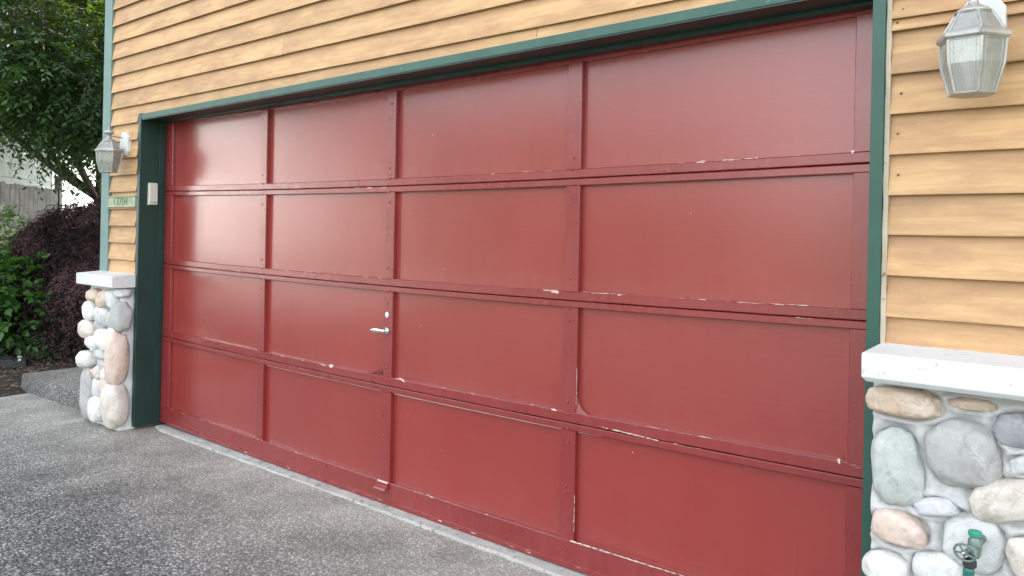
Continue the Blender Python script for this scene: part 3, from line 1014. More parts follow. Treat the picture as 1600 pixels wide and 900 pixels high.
# ------------------------------------------------------------------ stone piers
ICO = {}
def ico(sub):
    if sub not in ICO:
        bm = bmesh.new(); bmesh.ops.create_icosphere(bm, subdivisions=sub, radius=1)
        ICO[sub] = ([v.co.copy() for v in bm.verts], [[v.index for v in f.verts] for f in bm.faces]); bm.free()
    return ICO[sub]
def stone(parent, cx, cy, cz, rx, ry, rz, rot, kind, egg=0.0, sub=4, rough=0.13, rotz=0.0, sq=0.78):
    vs, fs = ico(sub)
    s1 = rnd.uniform(-90, 90)
    mb = MB()
    ca, sa = math.cos(R(rot)), math.sin(R(rot))
    cb, sb = math.cos(R(rotz)), math.sin(R(rotz))
    for v in vs:
        # superellipsoid: a slightly boxy river stone
        q = Vector([math.copysign(abs(c) ** sq, c) for c in v])
        n1 = noise.noise(v * 1.1 + Vector((s1, 0, 0))); n2 = noise.noise(v * 2.6 + Vector((0, s1, 0))); n3 = noise.noise(v * 6 + Vector((0, 0, s1)))
        q *= 1 + rough * n1 * 1.3 + rough * 0.55 * n2 + rough * 0.12 * n3
        x, y, z = q.x * rx, q.y * ry, q.z * rz
        x *= 1 - egg * q.z
        x, z = x * ca - z * sa, x * sa + z * ca
        x, y = x * cb - y * sb, x * sb + y * cb
        mb.v.append((cx + x, cy + y, cz + z))
    mb.f = [tuple(f) for f in fs]
    return obj('stone', mb, M['st_' + kind], parent, loc=(cx, cy, cz), smooth=True, recalc=False)

def mortar_face(fn, nu, nv):
    mb = MB()
    for j in range(nv + 1):
        for i in range(nu + 1):
            mb.v.append(fn(i / nu, j / nv))
    for j in range(nv):
        for i in range(nu):
            p = j * (nu + 1) + i
            mb.f.append((p, p + 1, p + nu + 2, p + nu + 1))
    return mb

def cap(parent, x0, x1, zw, zf, yf, th, ch=0.014):
    mb = MB()
    prof = [(-0.150, zw), (yf + 0.004, zf + 0.0015), (yf, zf - 0.004), (yf, zf - th + ch), (yf + ch, zf - th), (-0.150, zf - th)]
    mb.prism(prof, x0, x1, max(2, int((x1 - x0) / .1)))
    def wf(x, y, z):
        xx = x
        if x == x0 and z < zf - th + ch * .5: xx = x + ch * .8
        return (xx, y, z + 0.0012 * noise.noise((x * 3, y * 8, 0)))
    mb.warp(wf)
    return obj('cap', mb, M['white'], parent, bevel=0.0025)

# right pier
RP = empty('stone_pier', (4.6, -0.2, -0.06))
RP.parent = house; RP.location = Vector((4.6, -0.2, -0.06)) - wloc(house); WORLD[RP.name] = Vector((4.6, -0.2, -0.06))
RSTONES = [
    (3.611, 0.908, 0.098, 0.041, 0, 'tan', 0, .038), (3.779, 0.926, 0.057, 0.017, 2, 'tan', 0, .016), (3.892, 0.878, 0.066, 0.045, 8, 'grey', 0, .018),
    (3.594, 0.722, 0.068, 0.108, 3, 'bluegreen', .17, .032), (3.760, 0.788, 0.088, 0.092, 0, 'greyround', .03, .030), (3.905, 0.792, 0.040, 0.024, 18, 'pale', 0, .02),
    (3.872, 0.690, 0.096, 0.056, 19, 'cream', 0, .040), (3.700, 0.634, 0.060, 0.026, 12, 'lilac', 0, .026), (3.604, 0.553, 0.074, 0.045, -6, 'pink', 0.1, .032),
    (3.575, 0.425, 0.064, 0.050, 0, 'white', 0, .04), (3.705, 0.462, 0.062, 0.048, 0, 'pale', 0, .026), (3.788, 0.560, 0.076, 0.078, 0, 'pale', 0, .016),
    (3.912, 0.550, 0.046, 0.056, 20, 'cream', 0, .034)]
for cx, cz, rx, rz, rot, k, egg, prot in RSTONES:
    big = rx * rz
    stone(RP, cx, -0.240 - prot * .10, cz, rx, prot * .9 + 0.016, rz, rot, k, egg, 4, 0.13, 0, 0.72)
# the rest of the pier, out of the frame
occ = [(c[0], c[1], max(c[2], c[3])) for c in RSTONES]
kinds = ['cream', 'pale', 'white', 'tan', 'pink', 'greyround', 'bluegreen', 'grey']
tries = 0; added = 0
while tries < 5000 and added < 34:
    tries += 1
    x = rnd.uniform(3.60, 5.1); z = rnd.uniform(0.0, 0.90); rr = rnd.uniform(0.045, 0.095)
    if x < 4.0 and z > 0.43: continue
    if all(math.hypot(x - a, z - b) > (rr + c_) * 0.93 for a, b, c_ in occ):
        occ.append((x, z, rr)); added += 1
        stone(RP, x, -0.252, z, rr * rnd.uniform(.95, 1.1), 0.055, rr * rnd.uniform(.7, 1.0), rnd.uniform(-30, 30), rnd.choice(kinds), 0, 3)
rocc = [(c[0], c[1], c[2], c[3]) for c in RSTONES]
def rm(u, v):
    x = 3.528 + (5.2 - 3.528) * (u ** 1.6); z = -0.06 + 1.03 * v
    n_ = 0.010 * noise.noise((x * 6, z * 6, 0)) + 0.006 * noise.noise((x * 17, z * 17, 2)) + 0.0025 * noise.noise((x * 50, z * 50, 2))
    y = -0.238 + n_
    for a, b, rx_, rz_ in rocc:     # mortar swells up against the stones
        d = math.hypot((x - a) / rx_, (z - b) / rz_)
        if 0.6 < d < 1.9: y += -0.013 * math.exp(-((d - 1.30) / 0.22) ** 2) + 0.010 * math.exp(-((d - 1.0) / 0.07) ** 2)
    if u == 0: x += 0.006 * noise.noise((z * 9, 2, 2)) + 0.003 * noise.noise((z * 30, 2, 2))
    return (x, y, z)
mbm = mortar_face(rm, 210, 170)
n0 = len(mbm.v)
for j in range(171):
    p = mbm.v[j * 211]
    mbm.v.append((p[0] + 0.004, -0.15, p[2]))
for j in range(170):
    a = j * 211
    mbm.f.append((a, a + 211, n0 + j + 1, n0 + j))
obj('mortar', mbm, M['mortar'], RP, smooth=True, recalc=False)
cap(RP, 3.522, 5.22, 1.060, 1.047, -0.352, 0.080)

# left pier
LP = empty('stone_pier', (-1.58, -0.2, -0.04))
LP.parent = house; LP.location = Vector((-1.58, -0.2, -0.04)) - wloc(house); WORLD[LP.name] = Vector((-1.58, -0.2, -0.04))
LST = [ # x, y, z, rx, ry, rz, rot, kind
    (-1.69, -.275, .868, .085, .055, .040, 0, 'tan'), (-1.535, -.275, .850, .070, .055, .050, 30, 'tan'), (-1.415, -.270, .858, .045, .050, .058, 0, 'pale'),
    (-1.745, -.275, .755, .080, .060, .062, 0, 'white'), (-1.575, -.265, .735, .075, .050, .062, 0, 'pale'), (-1.43, -.262, .715, .055, .040, .055, 0, 'bluegreen'),
    (-1.765, -.290, .622, .080, .060, .055, 0, 'cream'), (-1.625, -.265, .655, .050, .045, .045, 20, 'greyround'),
    (-1.69, -.280, .540, .085, .050, .042, -8, 'white'), (-1.535, -.275, .570, .085, .055, .055, -22, 'white'), (-1.415, -.265, .615, .050, .045, .045, 0, 'white'),
    (-1.79, -.290, .408, .085, .065, .052, 8, 'white'), (-1.58, -.270, .465, .075, .045, .034, 0, 'bluegreen'), (-1.44, -.265, .430, .040, .040, .035, 0, 'pale'),
    (-1.775, -.260, .170, .080, .070, .165, 0, 'greyround'), (-1.655, -.285, .322, .032, .040, .028, 30, 'tan'), (-1.575, -.285, .336, .038, .045, .042, 0, 'cream'),
    (-1.475, -.280, .335, .036, .045, .040, 0, 'white'),
    (-1.600, -.270, .230, .060, .050, .062, 0, 'pale'), (-1.480, -.275, .255, .055, .050, .058, 0, 'pink'), (-1.600, -.285, .085, .075, .060, .078, 0, 'white'),
    (-1.362, -.235, .905, .055, .055, .030, 0, 'pale'), (-1.362, -.240, .740, .062, .065, .085, 0, 'greyround'),
    (-1.370, -.262, .452, .062, .075, .152, 0, 'pink'), (-1.395, -.262, .135, .085, .080, .132, 0, 'cream'),
]
for (x, y, z, rx, ry, rz, rot, k) in LST:
    stone(LP, x, y, z, rx * 1.16, ry, rz * 1.18, rot, k, 0, 4, 0.10)
for (y, z, r_) in ((-.12, .8, .07), (-.10, .62, .08), (-.11, .43, .075), (-.10, .24, .08), (-.12, .08, .07)):
    stone(LP, -1.84, y, z, .05, r_, r_ * .9, 0, rnd.choice(kinds), 0, 3)
def lm_pt(t_, z):
    # path round the pier: left side, front, right side (toward the jamb)
    pts = [(-1.835, -0.03), (-1.835, -0.235), (-1.82, -0.250), (-1.36, -0.252), (-1.338, -0.238), (-1.332, -0.150)]
    L_ = [0]
    for a, b in zip(pts, pts[1:]): L_.append(L_[-1] + math.hypot(b[0] - a[0], b[1] - a[1]))
    d = t_ * L_[-1]
    for i in range(len(pts) - 1):
        if d <= L_[i + 1] + 1e-9:
            q = (d - L_[i]) / (L_[i + 1] - L_[i])
            return (pts[i][0] + (pts[i + 1][0] - pts[i][0]) * q, pts[i][1] + (pts[i + 1][1] - pts[i][1]) * q)
def lmf(u, v):
    z = -0.045 + 0.995 * v
    x, y = lm_pt(u, z)
    n_ = 0.012 * noise.noise((x * 6, z * 6, y * 6)) + 0.006 * noise.noise((x * 18, z * 18, y * 18))
    return (x + (n_ * .5) + lean(z) * .35, y + n_ * (1 if u < .9 else .2), z)
obj('mortar', mortar_face(lmf, 110, 120), M['mortar2'], LP, smooth=True)
cap(LP, -1.875, -1.288, 1.034, 1.018, -0.338, 0.076, 0.004)

# ------------------------------------------------------------------ lanterns
def lantern(cx, cy, zb, label):
    """cx,cy: lamp axis; zb: height of the bottom of the glass"""
    t = empty('wall_lantern', (cx, -0.17, zb + 0.14), label, 'lantern', 'outdoor lanterns on either side of the garage door')
    ph = R(30) + R(-4)
    def hexring(r, z, n=6, phs=ph):
        return [Vector((cx + r * math.sin(phs + k * math.pi / 3), cy - r * math.cos(phs + k * math.pi / 3), z)) for k in range(n)]
    r0, r1, rm_, r2 = 0.0545, 0.0795, 0.0755, 0.044
    zt = zb + 0.137; z2 = zt + 0.023; z3 = z2 + 0.053
    # frame bars
    mb = MB()
    A = hexring(r0, zb); Bm = hexring(rm_, zb + .075); B = hexring(r1, zt); Cc = hexring(r1 - .004, z2); D = hexring(r2, z3)
    for k in range(6):
        k2 = (k + 1) % 6
        mb.tube([A[k], Bm[k], B[k]], 0.0036, 6)
        mb.tube([Cc[k], D[k]], 0.0034, 6)
        for (p, q, rr) in ((A[k], A[k2], .003), (B[k], B[k2], .0028), (Cc[k], Cc[k2], .003), (D[k], D[k2], .003)):
            mb.tube([p, q], rr, 6)
    obj('frame', mb, M['pewter'], t)
    # heavy rounded band
    mb = MB()
    prof = [(0.0005, zt + .001), (r1 - .002, zt + .001), (r1 + .006, zt + .002), (r1 + .0105, zt + .007), (r1 + .0105, zt + .015), (r1 + .006, zt + .021), (r1 - .003, zt + .0228), (r1 - 0.012, zt + .023), (r1 - 0.013, zt + .004), (0.0005, zt + .004)]
    n = 6
    ring = prof[1:-1]
    for r_, z_ in ring:
        mb.v += [tuple(p) for p in hexring(r_, z_)]
    m_ = len(ring)
    for i in range(m_):
        i2 = (i + 1) % m_
        for k in range(6):
            k2 = (k + 1) % 6
            mb.f.append((i * 6 + k, i * 6 + k2, i2 * 6 + k2, i2 * 6 + k))
    obj('band', mb, M['pewter'], t, bevel=0.001)
    # glass panes, each a thin solid
    def pane(p, q, r_, s_, inset=0.0012):
        c = Vector((cx, cy, 0))
        m2 = MB()
        pts = [Vector(a) for a in (p, q, r_, s_)]
        inn = []
        for a in pts:
            d = Vector((a.x - cx, a.y - cy, 0)).normalized()
            inn.append(a - d * 0.002)
        m2.hull8(pts, inn)
        return m2
    for k in range(6):
        k2 = (k + 1) % 6
        m2 = pane(A[k], A[k2], Bm[k2], Bm[k]); m3 = pane(Bm[k], Bm[k2], B[k2], B[k])
        off = len(m2.v); m2.v += m3.v; m2.f += [tuple(i + off for i in f) for f in m3.f]
        obj('pane', m2, M['glass'], t)
        obj('pane', pane(Cc[k], Cc[k2], D[k2], D[k]), M['glass'], t)
        # bevelled vertical lead line near each side
        for fr in (0.16, 0.84):
            m4 = MB()
            m4.tube([A[k].lerp(A[k2], fr), Bm[k].lerp(Bm[k2], fr), B[k].lerp(B[k2], fr)], 0.0009, 4)
            obj('lead_line', m4, M['pewter'], t)
    # bottom plate, roof dome, finial
    mb = MB()
    mb.v = [tuple(p) for p in hexring(r0 - .002, zb - .002)] + [tuple(p) for p in hexring(r0 - .002, zb + .002)]
    mb.f = [(5, 4, 3, 2, 1, 0), (6, 7, 8, 9, 10, 11)] + [(k, (k + 1) % 6, (k + 1) % 6 + 6, k + 6) for k in range(6)]
    obj('base_plate', mb, M['pewter'], t)
    mb = MB()
    mb.lathe([(r2 + .001, z3), (r2 - .002, z3 + .006), (.032, z3 + .013), (.020, z3 + .020), (.013, z3 + .026), (.011, z3 + .036), (.015, z3 + .038), (.015, z3 + .041), (.010, z3 + .043)], 24, (cx, cy, 0))
    obj('dome', mb, M['pewter'], t, smooth=True)
    mb = MB()
    zf = z3 + .043
    mb.lathe([(.010, zf), (.018, zf + .004), (.030, zf + .011), (.034, zf + .019), (.029, zf + .027), (.017, zf + .033), (.006, zf + .036), (.0035, zf + .044), (.003, zf + .057), (.0005, zf + .058)], 24, (cx, cy, 0))
    obj('finial', mb, M['pewter'], t, smooth=True)
    # socket and bulb
    mb = MB()
    mb.lathe([(.011, zb + .002), (.011, zb + .052), (.008, zb + .056)], 16, (cx, cy, 0))
    obj('candle_tube', mb, M['palemetal'], t, smooth=True)
    mb = MB()
    mb.lathe([(.009, zb + .054), (.016, zb + .064), (.028, zb + .082), (.031, zb + .098), (.027, zb + .114), (.016, zb + .125), (.001, zb + .129)], 20, (cx, cy, 0))
    obj('bulb', mb, M['bulb'], t, smooth=True)
    # back plate: elongated octagon with a raised centre
    zc = z3 - 0.014 + .005
    H, W_ = 0.083, 0.056
    oc = [(-W_ * .55, -H), (W_ * .55, -H), (W_, -H * .62), (W_, H * .55), (W_ * .5, H), (-W_ * .5, H), (-W_, H * .55), (-W_, -H * .62)]
    mb = MB()
    for (s_, y) in ((1.0, -0.155), (1.0, -0.183), (0.90, -0.189), (0.55, -0.190), (0.45, -0.196)):
        mb.v += [(cx + a * s_, y, zc + b * s_) for a, b in oc]
    for i in range(4):
        for k in range(8):
            k2 = (k + 1) % 8
            mb.f.append((i * 8 + k, i * 8 + k2, (i + 1) * 8 + k2, (i + 1) * 8 + k))
    mb.f += [tuple(range(8)), tuple(range(39, 31, -1))]
    obj('back_plate', mb, M['palemetal'], t, bevel=0.001)
    mb = MB()
    zn = z3 + .034
    mb.tube([(cx, -0.190, zn - .003), (cx, -0.215, zn), (cx, cy + .03, zn + .003), (cx, cy, zn)], 0.0046, 10)
    obj('arm', mb, M['pewter'], t, smooth=True)
    return t
lantern(-1.492, -0.285, 1.728, 'small weathered pewter lantern on the narrow siding strip beside the corner board')
lantern(3.768, -0.293, 1.750, 'large close pewter lantern with pale bulb, mounted above the right stone pier')

# ------------------------------------------------------------------ opener keypad on the left jamb
kx = -1.2425
def kxl(z): return kx + lean(z)
kp = empty('opener_keypad', (kxl(1.58), -0.093, 1.58), 'beige plastic opener keypad screwed to the dark green left door jamb', 'keypad')
mb = MB()
mb.hull8([(kxl(1.505), -0.126, 1.505), (kxl(1.505), -0.062, 1.505), (kxl(1.66), -0.062, 1.66), (kxl(1.66), -0.126, 1.66)],
         [(kxl(1.505) + .020, -0.122, 1.510), (kxl(1.505) + .020, -0.066, 1.510), (kxl(1.66) + .024, -0.066, 1.655), (kxl(1.66) + .024, -0.122, 1.655)])
obj('housing', mb, M['plastic'], kp, bevel=0.003)
mb = MB()
x_ = kxl(1.58) + .021
mb.hull8([(x_, -0.1235, 1.526), (x_, -0.0645, 1.526), (x_ + .002, -0.0645, 1.657), (x_ + .002, -0.1235, 1.657)],
         [(x_ + .006, -0.120, 1.528), (x_ + .006, -0.068, 1.528), (x_ + .007, -0.068, 1.652), (x_ + .007, -0.120, 1.652)])
obj('flap', mb, M['plastic'], kp, bevel=0.002)
mb = MB()
mb.hull8([(x_, -0.104, 1.511), (x_, -0.066, 1.511), (x_, -0.066, 1.523), (x_, -0.104, 1.523)],
         [(x_ + .011, -0.102, 1.513), (x_ + .011, -0.068, 1.513), (x_ + .011, -0.068, 1.520), (x_ + .011, -0.102, 1.520)])
obj('latch', mb, M['plastic'], kp, bevel=0.0015)

# ------------------------------------------------------------------ house number board
sg = empty('number_board', (-1.55, -0.17, 1.53), 'weathered green wooden board with house number on the left siding strip', 'house number')
mb = MB()
prof = [(-0.170, 1.490), (-0.186, 1.492), (-0.186, 1.500), (-0.178, 1.502), (-0.176, 1.562), (-0.184, 1.566), (-0.182, 1.571), (-0.160, 1.571), (-0.160, 1.490)]
mb.prism(prof, -1.755, -1.325, 6)
obj('plaque', mb, M['sign'], sg, bevel=0.0015)
cu = bpy.data.curves.new('digits', 'FONT')
cu.body = '13704'
cu.size = 0.078
cu.extrude = 0.0012
cu.align_x = 'CENTER'
tmp = bpy.data.objects.new('tmp', cu)
COL.objects.link(tmp)
dg = bpy.context.evaluated_depsgraph_get()
me = bpy.data.meshes.new_from_object(tmp.evaluated_get(dg))
bpy.data.objects.remove(tmp)
me.materials.append(M['digit'])
me.transform(Matrix.Translation((-1.548, -0.1785, 1.506)) @ Matrix.Rotation(R(90), 4, 'X') @ Matrix.Scale(1.18, 4, (1, 0, 0)))
me.transform(Matrix.Translation(-wloc(sg)))
o = bpy.data.objects.new('digits', me)
link(o, sg, wloc(sg))

# ------------------------------------------------------------------ outdoor tap and hose
tp = empty('outdoor_tap', (3.80, -0.26, 0.57), 'outdoor tap with spoked handwheel and green cap among the stones', 'tap')
tx, ty, tz = 3.806, -0.330, 0.578
mb = MB()
mb.lathe([(.020, 0.0), (.020, -.006), (.011, -.009), (.0095, -.05), (.0095, -.075)], 16, (tx + .006, -.255, tz + .004), axis='y')
mb.lathe([(.011, tz - .030), (.015, tz - .018), (.017, tz), (.016, tz + .014), (.012, tz + .022), (.010, tz + .026)], 18, (tx, ty, 0))
mb.tube([(tx, ty, tz), (tx - .004, ty - .020, tz - .012), (tx - .006, ty - .024, tz - .030)], [.013, .012, .011], 12)
mb.tube([(tx, ty, tz - .004), (tx - .013, ty - .040, tz - .008)], [.009, .006], 10)
obj('body', mb, M['brass'], tp, smooth=True)
mb = MB()
mb.lathe([(.0155, tz + .026), (.0165, tz + .028), (.0165, tz + .036), (.0140, tz + .039), (.001, tz + .040)], 20, (tx, ty, 0))
obj('vacuum_cap', mb, M['capgreen'], tp, smooth=False, bevel=0.001)
mb = MB()
ax = Vector((-.31, -.92, .05)).normalized()
wc = Vector((tx - .014, ty - .043, tz - .009))
uu = ax.cross(Vector((0, 0, 1))).normalized(); vv = ax.cross(uu).normalized()
ringp = [wc + uu * math.cos(a) * .028 + vv * math.sin(a) * .020 for a in [2 * math.pi * k / 24 for k in range(25)]]
mb.tube(ringp, .0030, 8)
for k in range(5):
    a = 2 * math.pi * k / 5 + .3
    mb.tube([wc + ax * .003, wc + uu * math.cos(a) * .027 + vv * math.sin(a) * .019], .0026, 6)
mb.tube([wc - ax * .006, wc + ax * .006], .0075, 10)
obj('handwheel', mb, M['brass'], tp, smooth=True)
mb = MB()
mb.lathe([(.004, 0), (.0045, -.003), (.0005, -.005)], 10, tuple(wc + ax * .0075), axis='y')
obj('screw', mb, M['chrome'], tp, smooth=True)
hs = empty('garden_hose', (3.80, -0.36, 0.50), 'dark green garden hose hanging down from the outdoor tap', 'hose')
hx_, hy_ = tx - .006, ty - .026
mb = MB()
mb.lathe([(.0125, tz - .030), (.0165, tz - .032), (.0165, tz - .046), (.012, tz - .050)], 12, (hx_, hy_, 0))
obj('coupling', mb, M['black'], hs, bevel=0.001)
mb = MB()
mb.lathe([(.011, tz - .050), (.0135, tz - .056), (.0140, tz - .100), (.0110, tz - .125), (.0095, tz - .13)], 12, (hx_ - .002, hy_, 0))
obj('ferrule', mb, M['hose'], hs)
mb = MB()
pts = [(hx_ - .002, hy_, tz - .12), (hx_ - .006, hy_ - .01, tz - .22), (hx_ - .01, hy_ - .02, .15), (hx_ + .02, hy_ - .05, .03), (hx_ + .12, hy_ - .16, -.02)]
for k in range(26):
    a = k * .5
    pts.append((hx_ + .32 - .22 * math.cos(a), hy_ - .25 - .20 * math.sin(a), -.018 + k * .0011))
mb.tube(pts, .0095, 10)
obj('hose_length', mb, M['hose'], hs, smooth=True)

# ------------------------------------------------------------------ low grey lid at the edge of the bed
ub = empty('utility_lid', (-4.45, -0.2, 0.03), 'low dark grey plastic lid with a pale edge lying in the planting bed', 'lid')
mb = MB()
A_ = Vector((-4.24, -0.46, 0.01)); ux = Vector((.34, .94, 0)) * .58; uy = Vector((-.94, .34, 0)) * .36
def q(u, v, z): 
    p = A_ + ux * u + uy * v
    return (p.x, p.y, z)
mb.hull8([q(0, 0, .0), q(1, 0, .0), q(1, 1, .0), q(0, 1, .0)], [q(.03, .03, .085), q(.97, .03, .085), q(.97, .97, .085), q(.03, .97, .085)])
obj('box', mb, M['nb_dark'], ub, bevel=0.01)
mb = MB()
mb.hull8([q(.08, .12, .086), q(.80, .12, .086), q(.80, .9, .086), q(.08, .9, .086)], [q(.10, .14, .100), q(.78, .14, .100), q(.78, .88, .100), q(.10, .88, .100)])
obj('lid', mb, M['black'], ub, bevel=0.004)
for (u0, u1, v0, v1) in ((.86, .90, .12, .40), (.84, .90, .72, .9), (.12, .50, .07, .10), (.25, .5, .36, .42)):
    mb = MB(); zz = .101 if u1 < .8 and v0 > .1 else .0865
    mb.hull8([q(u0, v0, zz), q(u1, v0, zz), q(u1, v1, zz), q(u0, v1, zz)], [q(u0, v0, zz + .006), q(u1, v0, zz + .006), q(u1, v1, zz + .006), q(u0, v1, zz + .006)])
    obj('pale_clip', mb, M['white'], ub)

# ------------------------------------------------------------------ foliage
def leaf_mesh(name, base, dirs, nrm, length, width, tone, mat, parent, fold=0.25):
    """one folded leaf (4 triangles in 2 quads) per row"""
    n = len(base)
    side = np.cross(dirs, nrm); side /= np.linalg.norm(side, axis=1, keepdims=True) + 1e-9
    L_ = length[:, None]; W_ = width[:, None]
    mid = base + dirs * L_ * 0.45
    tip = base + dirs * L_
    lft = mid + side * W_ * .5 + nrm * W_ * fold
    rgt = mid - side * W_ * .5 + nrm * W_ * fold
    V = np.stack([base, lft, tip, rgt], 1).reshape(-1, 3)
    idx = np.arange(n)[:, None] * 4
    F = np.concatenate([idx + np.array([[0, 1, 2]]), idx + np.array([[0, 2, 3]])], 1).reshape(-1, 3)
    me = bpy.data.meshes.new(name)
    org = np.array(wloc(parent)) if parent else np.zeros(3)
    V = V - org
    me.vertices.add(len(V)); me.vertices.foreach_set('co', V.astype(np.float32).ravel())
    nf = len(F)
    me.loops.add(nf * 3); me.loops.foreach_set('vertex_index', F.astype(np.int32).ravel())
    me.polygons.add(nf); me.polygons.foreach_set('loop_start', (np.arange(nf) * 3).astype(np.int32))
    me.polygons.foreach_set('loop_total', np.full(nf, 3, np.int32))
    me.update(calc_edges=True)
    at = me.attributes.new('tone', 'FLOAT', 'POINT')
    at.data.foreach_set('value', np.repeat(tone, 4).astype(np.float32))
    me.materials.append(mat)
    o = bpy.data.objects.new(name, me)
    link(o, parent, wloc(parent) if parent else None)
    return o

def unit(a):
    return a / (np.linalg.norm(a, axis=-1, keepdims=True) + 1e-9)

def sprays(centers, outdir, nleaf, tw_len, leaf_len, leaf_w, droop, spread, tone_c, r_):
    """twigs carrying two-ranked leaves"""
    n = len(centers)
    d = unit(outdir + r_.normal(0, spread, (n, 3)))
    t = np.linspace(0.08, 1, nleaf)
    P = centers[:, None, :] + d[:, None, :] * (t[None, :, None] * tw_len[:, None, None])
    P[:, :, 2] -= droop * (t[None, :] ** 2) * tw_len[:, None]
    tang = d[:, None, :] + np.zeros_like(P); tang[:, :, 2] -= 2 * droop * t[None, :]
    tang = unit(tang)
    upv = np.zeros_like(P); upv[:, :, 2] = 1
    upv += r_.normal(0, .25, upv.shape)
    side = unit(np.cross(tang, upv))
    sgn = np.where(np.arange(nleaf) % 2 == 0, 1, -1)[None, :, None]
    ld = unit(tang * .75 + side * sgn * .8 + r_.normal(0, .18, P.shape))
    ld[:, :, 2] -= .15; ld = unit(ld)
    nm = unit(np.cross(side * sgn, tang) * sgn + r_.normal(0, .3, P.shape))
    nm = unit(np.cross(ld, np.cross(nm, ld)))
    m_ = n * nleaf
    ll = (leaf_len * r_.uniform(.7, 1.2, m_) * np.tile(1 - .35 * np.abs(t - .5), n))
    tone = np.clip(np.repeat(tone_c, nleaf) + r_.normal(0, .16, m_), 0, 1)
    return P.reshape(-1, 3), ld.reshape(-1, 3), nm.reshape(-1, 3), ll, ll * leaf_w, tone

def limb(mb, p0, p1, r0, r1, seed, n=7, bend=.12):
    p0 = Vector(p0); p1 = Vector(p1); L_ = (p1 - p0).length
    pts = []; rr = []
    for i in range(n + 1):
        t_ = i / n
        p = p0.lerp(p1, t_) + Vector((noise.noise((t_ * 2, seed, 0)), noise.noise((t_ * 2, seed, 5)), noise.noise((t_ * 2, seed, 9)) * .5)) * L_ * bend * (t_ > 0)
        pts.append(p); rr.append(r0 + (r1 - r0) * t_)
    mb.tube(pts, rr, 8)
    return pts

def blob_points(n, lobes, r_, shell=0.45, keep=None):
    """points inside a union of ellipsoids, denser toward their surfaces"""
    out = []; od = []
    vol = np.array([l[3] * l[4] * l[5] for l in lobes]) ** .75; vol /= vol.sum()
    cnt = r_.multinomial(n, vol)
    for l, c in zip(lobes, cnt):
        u = unit(r_.normal(0, 1, (c, 3)))
        rad = shell + (1 - shell) * r_.uniform(0, 1, c) ** .6
        p = np.array(l[:3]) + u * rad[:, None] * np.array(l[3:6])
        out.append(p); od.append(unit(u * np.array([1, 1, .6])))
    return np.concatenate(out), np.concatenate(od)

def clump_filter(P, scale, thr, seed=0.0):
    k = np.array([noise.noise((p[0] * scale + seed, p[1] * scale, p[2] * scale)) for p in P])
    return k > thr, k

# big tree over the path
def big_tree(name, loc, lobes, nt, label, trunk_r=.16, leaf=.085, mat='leaf', thr=-.16, tl=(.25, .55), seed=1, nl=13, group=None):
    r_ = np.random.default_rng(seed)
    t = empty(name, loc, label, 'tree', group)
    mb = MB()
    base = Vector(loc)
    cen = Vector(lobes[0][:3])
    fork = base.lerp(Vector((cen.x, cen.y, base.z)), .5) + Vector((0, 0, (cen.z - base.z) * .35))
    pts = limb(mb, base - Vector((0, 0, .1)), fork, trunk_r * 1.25, trunk_r * .8, seed, 8, .04)
    for i, l in enumerate(lobes):
        a = fork; b = Vector(l[:3]) 
        q_ = limb(mb, a, b, trunk_r * .55, trunk_r * .16, seed + i, 8, .10)
        for k in range(6):
            u = Vector(unit(r_.normal(0, 1, 3))); 
            e = b + Vector((u.x * l[3], u.y * l[4], u.z * l[5] * .8)) * .8
            limb(mb, q_[r_.integers(4, 9)], e, trunk_r * .14, .006, seed + i * 7 + k, 6, .10)
    obj('trunk', mb, M['bark'], t, smooth=True, recalc=False)
    P, D = blob_points(nt, lobes, r_)
    ok, kk = clump_filter(P, .95, thr, seed)
    P = P[ok]; D = D[ok]; kk = kk[ok]
    if name == 'broadleaf_tree' and seed == 3:
        zc = 2.68 + .14 * np.maximum(0, -(P[:, 0] + 5.0)) - .55 * np.clip((P[:, 1] - .35) * 1.6, 0, 1)
        ok = P[:, 2] > zc + r_.normal(0, .07, len(P))
        P = P[ok]; D = D[ok]; kk = kk[ok]
    tone = np.clip(.40 + kk * 1.3, 0, 1)
    D[:, 2] += .15
    a = sprays(P, D, nl, r_.uniform(tl[0], tl[1], len(P)), leaf, .44, .35, .35, tone, r_)
    leaf_mesh('crown', *a, M[mat], t)
    return t
big_tree('broadleaf_tree', (-4.9, 2.1, 0.0),
         [(-6.9, 0.8, 4.8, 2.2, 2.0, 2.1), (-5.0, 0.5, 3.7, 1.0, 1.2, .9), (-6.6, 0.2, 4.2, 1.9, 1.9, 1.6), (-5.0, 1.2, 3.05, 1.5, 1.3, .85), (-6.6, 2.6, 3.4, 1.9, 1.6, 1.1), (-4.75, 1.35, 3.35, .55, .5, .55), (-5.15, 1.25, 2.55, 1.05, .8, .50), (-7.2, -0.9, 3.9, 1.5, 1.4, 1.2), (-5.7, -0.1, 3.35, 1.5, 1.3, 1.0), (-5.2, 0.6, 3.0, 1.3, 1.2, .85)],
         17000, 'large dark green broadleaf tree overhanging the planting bed at the house corner', .075, .082, thr=-.20, tl=(.3, .6), seed=3)
big_tree('broadleaf_tree', (-10.5, 6.5, 0.0),  # tree added to cast shade on the fence and the neighbour's grey wall
         [(-9.6, 4.7, 5.3, 2.8, 2.6, 1.9), (-12.4, 6.3, 6.3, 2.8, 2.6, 2.2), (-8.0, 3.6, 5.2, 1.8, 1.8, 1.6), (-10.8, 5.2, 6.6, 2.4, 2.4, 1.8)],
         5200, 'second green tree added behind the large one to shade the grey siding and fence', .2, .15, thr=-.45, tl=(.4, .8), seed=9)

